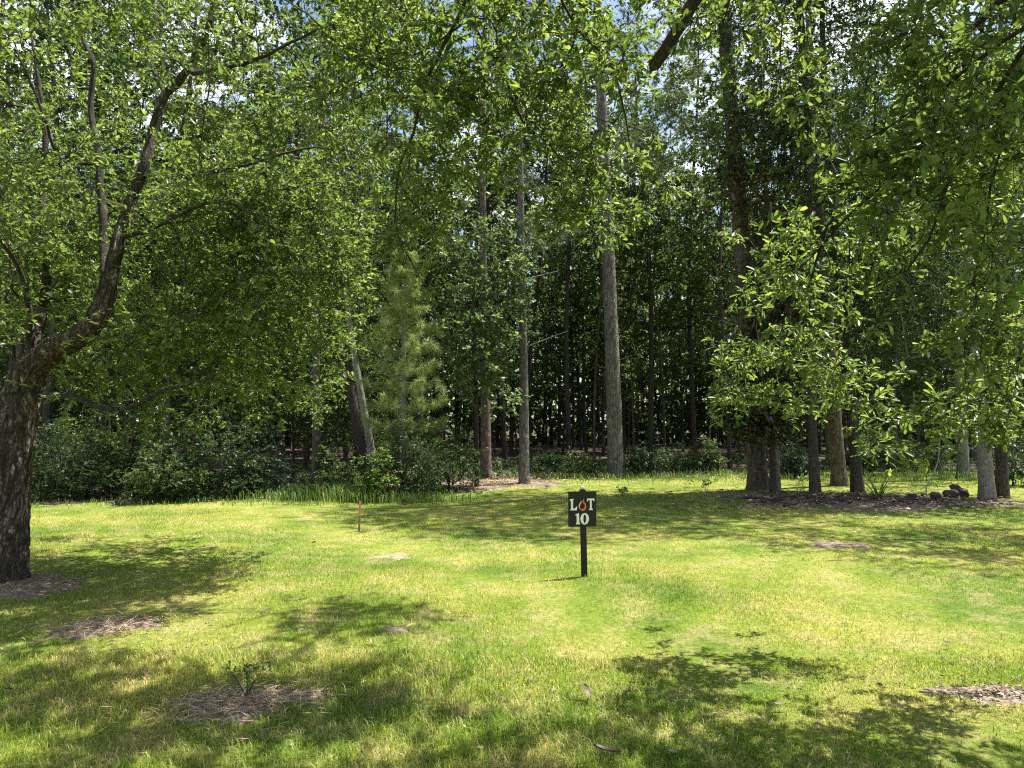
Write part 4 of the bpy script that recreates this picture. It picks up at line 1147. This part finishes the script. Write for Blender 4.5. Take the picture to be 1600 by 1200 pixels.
def box(name, sx, sy, sz, mat, parent, loc=(0, 0, 0), rot=(0, 0, 0), bevel=0.002, taper=None):
    bm = bmesh.new()
    bmesh.ops.create_cube(bm, size=1)
    for v in bm.verts:
        v.co = Vector((v.co.x * sx, v.co.y * sy, (v.co.z + .5) * sz))
        if taper and v.co.z < 1e-6: v.co.x *= taper; v.co.y *= taper
    bmesh.ops.bevel(bm, geom=list(bm.edges), offset=bevel, segments=2, affect='EDGES')
    me = bpy.data.meshes.new(name); bm.to_mesh(me); bm.free(); me.materials.append(mat)
    o = link(name, me, parent, loc); o.rotation_euler = rot
    return o

def sign():
    b = G(913, 901)
    s = thing("lot_sign", "black lot sign on a post reading LOT 10 with an orange flame as the O", "sign", b)
    s.rotation_euler = (0, math.radians(-1.0), 0)
    post = box("post", 0.062, 0.04, 0.95, BLACK, s, (0, 0, -0.07), bevel=0.003)
    box("post_tip", 0.050, 0.034, 0.028, RAWWOOD, post, (0, 0, 0.951), bevel=0.008)
    BW, BH = 0.293, 0.355
    brd = box("board", BW, 0.012, BH, BLACK, s, (-0.012, -0.0275, 0.508), (0, math.radians(1.2), math.radians(10)), bevel=0.0015)
    U = BW / 300.0
    def pt(x, y): return ((x - 330) * U, (540 - y) * U + 0.006)
    def glyph(name, outer, mat, inner=None, z=0.0):
        bm = bmesh.new()
        def ring(poly, yy): return [bm.verts.new((pt(*q)[0], yy, pt(*q)[1])) for q in poly]
        y0, y1 = -0.0082, -0.0058
        f = ring(outer, y0); bk = ring(outer, y1)
        n = len(f)
        for i in range(n): bm.faces.new((f[i], f[(i + 1) % n], bk[(i + 1) % n], bk[i]))
        if inner:
            g = ring(inner, y0)
            for i in range(n): bm.faces.new((f[i], g[i], g[(i + 1) % n], f[(i + 1) % n]))
        else:
            from mathutils.geometry import tessellate_polygon
            for tri_ in tessellate_polygon([[v.co for v in f]]):
                bm.faces.new([f[q] for q in tri_])
        bmesh.ops.recalc_face_normals(bm, faces=bm.faces)
        me = bpy.data.meshes.new(name); bm.to_mesh(me); bm.free(); me.materials.append(mat)
        return link(name, me, brd)
    glyph("letter", [(x - 6, y) for x, y in [(200, 263), (238, 257), (243, 266), (234, 275), (235, 356), (258, 357), (268, 338), (279, 338), (276, 376), (205, 376), (204, 367), (214, 361), (212, 279), (200, 274)]], WHITE)
    glyph("letter", [(x + 9, y) for x, y in [(370, 286), (371, 257), (449, 257), (450, 286), (443, 286), (439, 274), (420, 273), (422, 360), (434, 366), (434, 376), (391, 376), (391, 366), (401, 360), (402, 273), (381, 274), (377, 286)]], WHITE)
    glyph("digit", [(255, 418), (287, 407), (293, 409), (295, 503), (304, 510), (304, 521), (260, 521), (260, 510), (269, 503), (267, 427), (255, 430)], WHITE)
    e = [2 * math.pi * k / 28 for k in range(28)]
    glyph("digit", [(354 + 46 * math.cos(t), 466 + 59 * math.sin(t)) for t in e], WHITE, [(354 + 15 * math.cos(t), 466 + 45 * math.sin(t)) for t in e])
    glyph("flame", [(x - 3, y) for x, y in [(348, 256), (338, 272), (334, 288), (340, 302), (353, 316), (358, 332), (353, 350), (340, 362), (322, 365), (306, 356), (312, 374), (330, 383), (350, 381), (366, 368), (374, 348), (373, 326), (364, 306), (351, 290), (346, 274)]], ORANGE)
    glyph("flame", [(322, 276), (304, 296), (291, 318), (288, 338), (294, 354), (304, 366), (302, 348), (303, 330), (310, 314), (320, 298)], PALEOR)
    return s
sign()

b = G(561, 830)
st = thing("survey_stake", "thin wooden stake with pink painted top standing in the lawn", "stake", b)
st.rotation_euler = (0, math.radians(1.5), math.radians(35))
box("stake_body", 0.025, 0.016, 0.30, STAKEW, st, (0, 0, -0.08), bevel=0.002)
box("painted_top", 0.027, 0.018, 0.215, STAKEP, st, (0, 0, 0.2205), bevel=0.002)

# sapling in the mulch ring
b = G(385, 1098)
sp_scale = 0.72
sp = thing("sapling", "small leafy sapling growing in the straw mulch ring in the foreground", "sapling", b)
sk = Skel(); b0 = b.copy()
hub = sk.chain([b0 + np.array([0, 0, -.02]), b0 + np.array([0.0, 0, .04])], .006, .0055, -1, .02, tip=False)[-1]
for k in range(6):
    a = rng.uniform(0, 6.28)
    sk.chain([sk.pos[hub], sk.pos[hub] + np.array([math.cos(a) * .06, math.sin(a) * .06, .13]), sk.pos[hub] + np.array([math.cos(a) * .13, math.sin(a) * .1, rng.uniform(.16, .3)])], .004, .002, hub, .04, .004)
sk.attach(b0 + np.array([0, 0, .2]) + rng.normal(0, 1, (26, 3)) * np.array([.11, .08, .06]), .05, .005)
sk.radii(.0015, 2.3, cap=True)
ac = Acc()
for ids, rr in sk.chains(): ac.add(*tube(sk.pos[ids] - b0, rr, 5))
link("stem", new_mesh("stem", *ac.get(), DARKBARK, True), sp)
tips = np.array(sk.tips)
_, (lb, ld, ln_, ll, lw) = twig_leaves(sk.pos[tips], sk.tip_dirs(tips), 2, .05, 3, .05, .018, .8, 0.0)
s_, n_ = leaf_frames(lb, ld, ln_)
SAPL = new_mesh("leaf", LEAF_T['near'][0], LEAF_T['near'][1], LIME)
for i in range(len(lb)):
    o = link("leaf", SAPL, sp); M = Matrix.Identity(4)
    for r in range(3): M[r][0], M[r][1], M[r][2], M[r][3] = ld[i][r] * ll[i], s_[i][r] * lw[i], n_[i][r] * lw[i], lb[i][r] - b0[r]
    o.matrix_basis = M

sp.scale = (sp_scale,) * 3
# dead leaves big enough to point at
DEAD = plain_mat("dead_leaf", [(0.3, (0.16, 0.11, 0.085)), (0.7, (0.34, 0.27, 0.22))], 25, 0.6)
DEADD = plain_mat("dark_dead_leaf", [(0.3, (0.05, 0.032, 0.025)), (0.7, (0.12, 0.085, 0.065))], 25, 0.6)
def fallen_leaf(px, py, L, W, rz, tilt, roll, mat, label, z=0.035):
    c = G(px, py)
    n = 9
    t = np.linspace(0, 1, n); half = W * .5 * np.sin(np.pi * t ** .85) ** .8
    cols = np.linspace(-1, 1, 5)
    V = []
    for i in range(n):
        for q in cols:
            V.append([(t[i] - .5) * L, q * half[i], .18 * W * q * q + .12 * L * (t[i] - .5) ** 2 * 2])
    V = np.array(V)
    i = (np.arange(n - 1)[:, None] * 5 + np.arange(4)[None, :]).ravel()
    T = np.concatenate([np.stack([i, i + 1, i + 6], 1), np.stack([i, i + 6, i + 5], 1)])
    V = np.concatenate([V, V + np.array([0, 0, .0012])]); T = np.concatenate([T[:, ::-1], T + n * 5])
    sv, stt = tube(np.array([[-.5 * L, 0, .06 * L], [-.62 * L, 0.004, .05 * L], [-.72 * L, .0, .06 * L]]), [.0014, .0013, .0012], 4)
    o = thing("fallen_leaf", label, "leaf", c + np.array([0, 0, z]), "dead leaves lying on the lawn")
    link("blade", new_mesh("blade", V, T, mat, True), o); link("stalk", new_mesh("stalk", sv, stt, mat, True), o)
    o.rotation_euler = (roll, tilt, rz)
fallen_leaf(918, 1092, .085, .036, -1.0, .7, .3, DEAD, "pale brown dead leaf tilted up in the foreground lawn shade edge", .05)
fallen_leaf(948, 1190, .13, .05, -.35, .1, -.2, DEADD, "large dark dead leaf at the bottom edge of the picture", .04)
fallen_leaf(1218, 1104, .075, .028, .1, .1, .1, DEAD, "flat pale dead leaf lying right of the tilted one", .045)
fallen_leaf(1232, 1076, .05, .022, .9, .2, .3, DEADD, "small dark dead leaf just above the flat pale one", .045)
fallen_leaf(1480, 1011, .05, .022, .3, .2, .3, DEADD, "small dark dead leaf alone on the right sunny lawn", .045)
fallen_leaf(1052, 1192, .06, .03, .2, .1, .1, DEAD, "pale dead leaf right of the large dark one at the bottom", .04)

# stones, sticks and a bare dead branch by the litter bed
STONE = plain_mat("dark_stone", [(0.3, (0.03, 0.028, 0.025)), (0.6, (0.08, 0.072, 0.065)), (0.8, (0.16, 0.15, 0.13))], 6, 0.9, bump=0.8)
def stone(px, py, sx, sy, sz, label, z=0.0, seed=0):
    c = G(px, py)
    bm = bmesh.new(); bmesh.ops.create_icosphere(bm, subdivisions=3, radius=1)
    r = np.random.default_rng(seed)
    pl = [(Vector(norm(r.normal(0, 1, 3))), r.uniform(.62, .85)) for _ in range(9)]
    for v in bm.verts:
        for nv, dd in pl:
            e = v.co.dot(nv) - dd
            if e > 0: v.co -= nv * e * .9
        v.co = Vector((v.co.x * sx, v.co.y * sy, v.co.z * sz + sz * .75))
    me = bpy.data.meshes.new("stone"); bm.to_mesh(me); bm.free(); me.materials.append(STONE)
    o = link("stone", me, None, tuple(c + np.array([0, 0, z]))); o.rotation_euler = (0, 0, r.uniform(0, 3))
    tag(o, label, "stone", "dark stones by the pale grey trunk")
stone(1425, 781, .13, .10, .07, "leftmost dark stone, apart from the pile at right", 0.02, 1)
stone(1462, 781, .14, .11, .09, "dark stone at the left end of the pile by the grey trunk", 0.02, 2)
stone(1485, 779, .17, .12, .10, "largest dark stone in the middle of the pile by the grey trunk", 0.02, 3)
stone(1505, 778, .15, .12, .11, "dark stone at the right end of the pile by the grey trunk", 0.02, 4)
stone(1492, 775, .12, .10, .08, "small dark stone lying on top of the pile", 0.10, 5)

def stick(label, pts, r0, r1, mat, side=(), name="fallen_stick"):
    pts = [np.asarray(p, float) for p in pts]
    o = thing(name, label, "stick", pts[0], "fallen sticks on the litter bed" if name == "fallen_stick" else None)
    q = smooth_path(pts, .08); q[1:-1] += rng.normal(0, .004, q[1:-1].shape)
    link("stem", new_mesh("stem", *tube(q - pts[0], np.linspace(r0, r1, len(q)), 6), mat, True), o)
    for sd in side:
        sd = [np.asarray(p, float) for p in sd]
        w = smooth_path(sd, .08)
        link("side_twig", new_mesh("side_twig", *tube(w - pts[0], np.linspace(r1 * 1.1, r1 * .5, len(w)), 5), mat, True), o)
DEADW = plain_mat("dead_wood", [(0.3, (0.22, 0.20, 0.17)), (0.7, (0.40, 0.37, 0.32))], 8, 0.9, (6, 6, 1))
dd = 14.3
stick("bare grey dead branch standing upright between the litter bed plants and stones", [P(1448, 785, dd), P(1448, 760, dd), P(1459, 738, dd), P(1466, 718, dd), P(1468, 692, dd)], .014, .009, DEADW, [[P(1448, 760, dd), P(1432, 758, dd), P(1417, 757, dd - .1)], [P(1466, 718, dd), P(1470, 726, dd - .05)]], name="dead_branch")
for k, (x0, y0, x1, y1) in enumerate(((1190, 789, 1262, 780), (1225, 795, 1290, 788), (1160, 782, 1230, 791), (1275, 790, 1345, 786), (1395, 790, 1440, 787))):
    a, b_ = G(x0, y0), G(x1, y1)
    u = np.array([0, 0, .075])
    stick(["long fallen stick along the left front of the litter bed", "fallen stick lying below the long one in the litter bed", "fallen stick at the left end of the litter bed by the massive pine", "fallen stick in front of the leaning dark trunk", "short fallen stick before the dark stones"][k], [a + u, (a + b_) / 2 + u + np.array([0, .08, .03]), b_ + u], .022, .012, DARKBARK)

# pine cone dropped on the far lawn
c = G(632, 787)
pc = thing("pine_cone", "dark pine cone lying on the sunny lawn near the stake", "pine cone", c + np.array([0, 0, .05]))
bm = bmesh.new()
for k in range(60):
    f = k / 59; a = k * 2.4; r = .055 * math.sin(math.pi * min(.95, .12 + f * .86)) ** .7
    ct = Vector((math.cos(a) * r, math.sin(a) * r, -.07 + .15 * f)); o_ = Vector((math.cos(a), math.sin(a), .35)).normalized(); s = Vector((-math.sin(a), math.cos(a), 0))
    v = [bm.verts.new(ct - o_ * .03 - s * .008), bm.verts.new(ct - o_ * .03 + s * .008), bm.verts.new(ct + s * .014), bm.verts.new(ct + o_ * .012), bm.verts.new(ct - s * .014)]
    bm.faces.new(v)
me = bpy.data.meshes.new("scales"); bm.to_mesh(me); bm.free(); me.materials.append(DEADD)
tag(link("scales", me, pc), kind="stuff")
pc.rotation_euler = (1.5, 0, .6)

# small pale weed in the far lawn, and one by the massive pine
def weed(px, py, h, label):
    c = G(px, py)
    w = thing("weed", label, "weed", c)
    ac = Acc(); tops = c + np.stack([rng.normal(0, .05, 7), rng.normal(0, .05, 7), h * rng.uniform(.6, 1, 7)], 1)
    ac.add(*prisms(np.tile(c, (7, 1)) - c, tops - c, .004, .002))
    link("stem", new_mesh("stem", *ac.get(), TALLG), w)
    _, (b, d, n, ln, wd) = twig_leaves(tops, np.tile([[0, 0, 1.]], (7, 1)), 3, .07, 5, .05, .03, .9, 0)
    tag(link("foliage", new_mesh("foliage", *leaf_mesh(b - c, d, n, ln, wd, 'mid'), LIME), w), kind="stuff")
weed(972, 775, .12, "small pale weed just right of the sign in the far lawn")
weed(1103, 768, .22, "bright little weed left of the massive pine's foot")
weed(1255, 766, .3, "bright weed between the slim mottled trunk and the pale grey one")

# overhead wire crossing the gap of blue sky
CABLE = plain_mat("cable", [(0.3, (0.05, 0.05, 0.05)), (0.7, (0.08, 0.08, 0.08))], 5, 0.6)
a, b_ = P(1180, 145, 15), P(1460, -70, 12)
w = link("overhead_wire", new_mesh("overhead_wire", *tube(np.array([a + (b_ - a) * t + np.array([0, 0, .25 * (t - .5) ** 2]) for t in np.linspace(-1.2, 2.2, 24)]), np.full(24, .007), 6), CABLE, True))
tag(w, "thin utility wire crossing the blue sky gap at the top right", "wire")

tri = sum(len(m.polygons) for m in bpy.data.meshes)
print("TRIS", tri, "OBJECTS", len(bpy.data.objects))
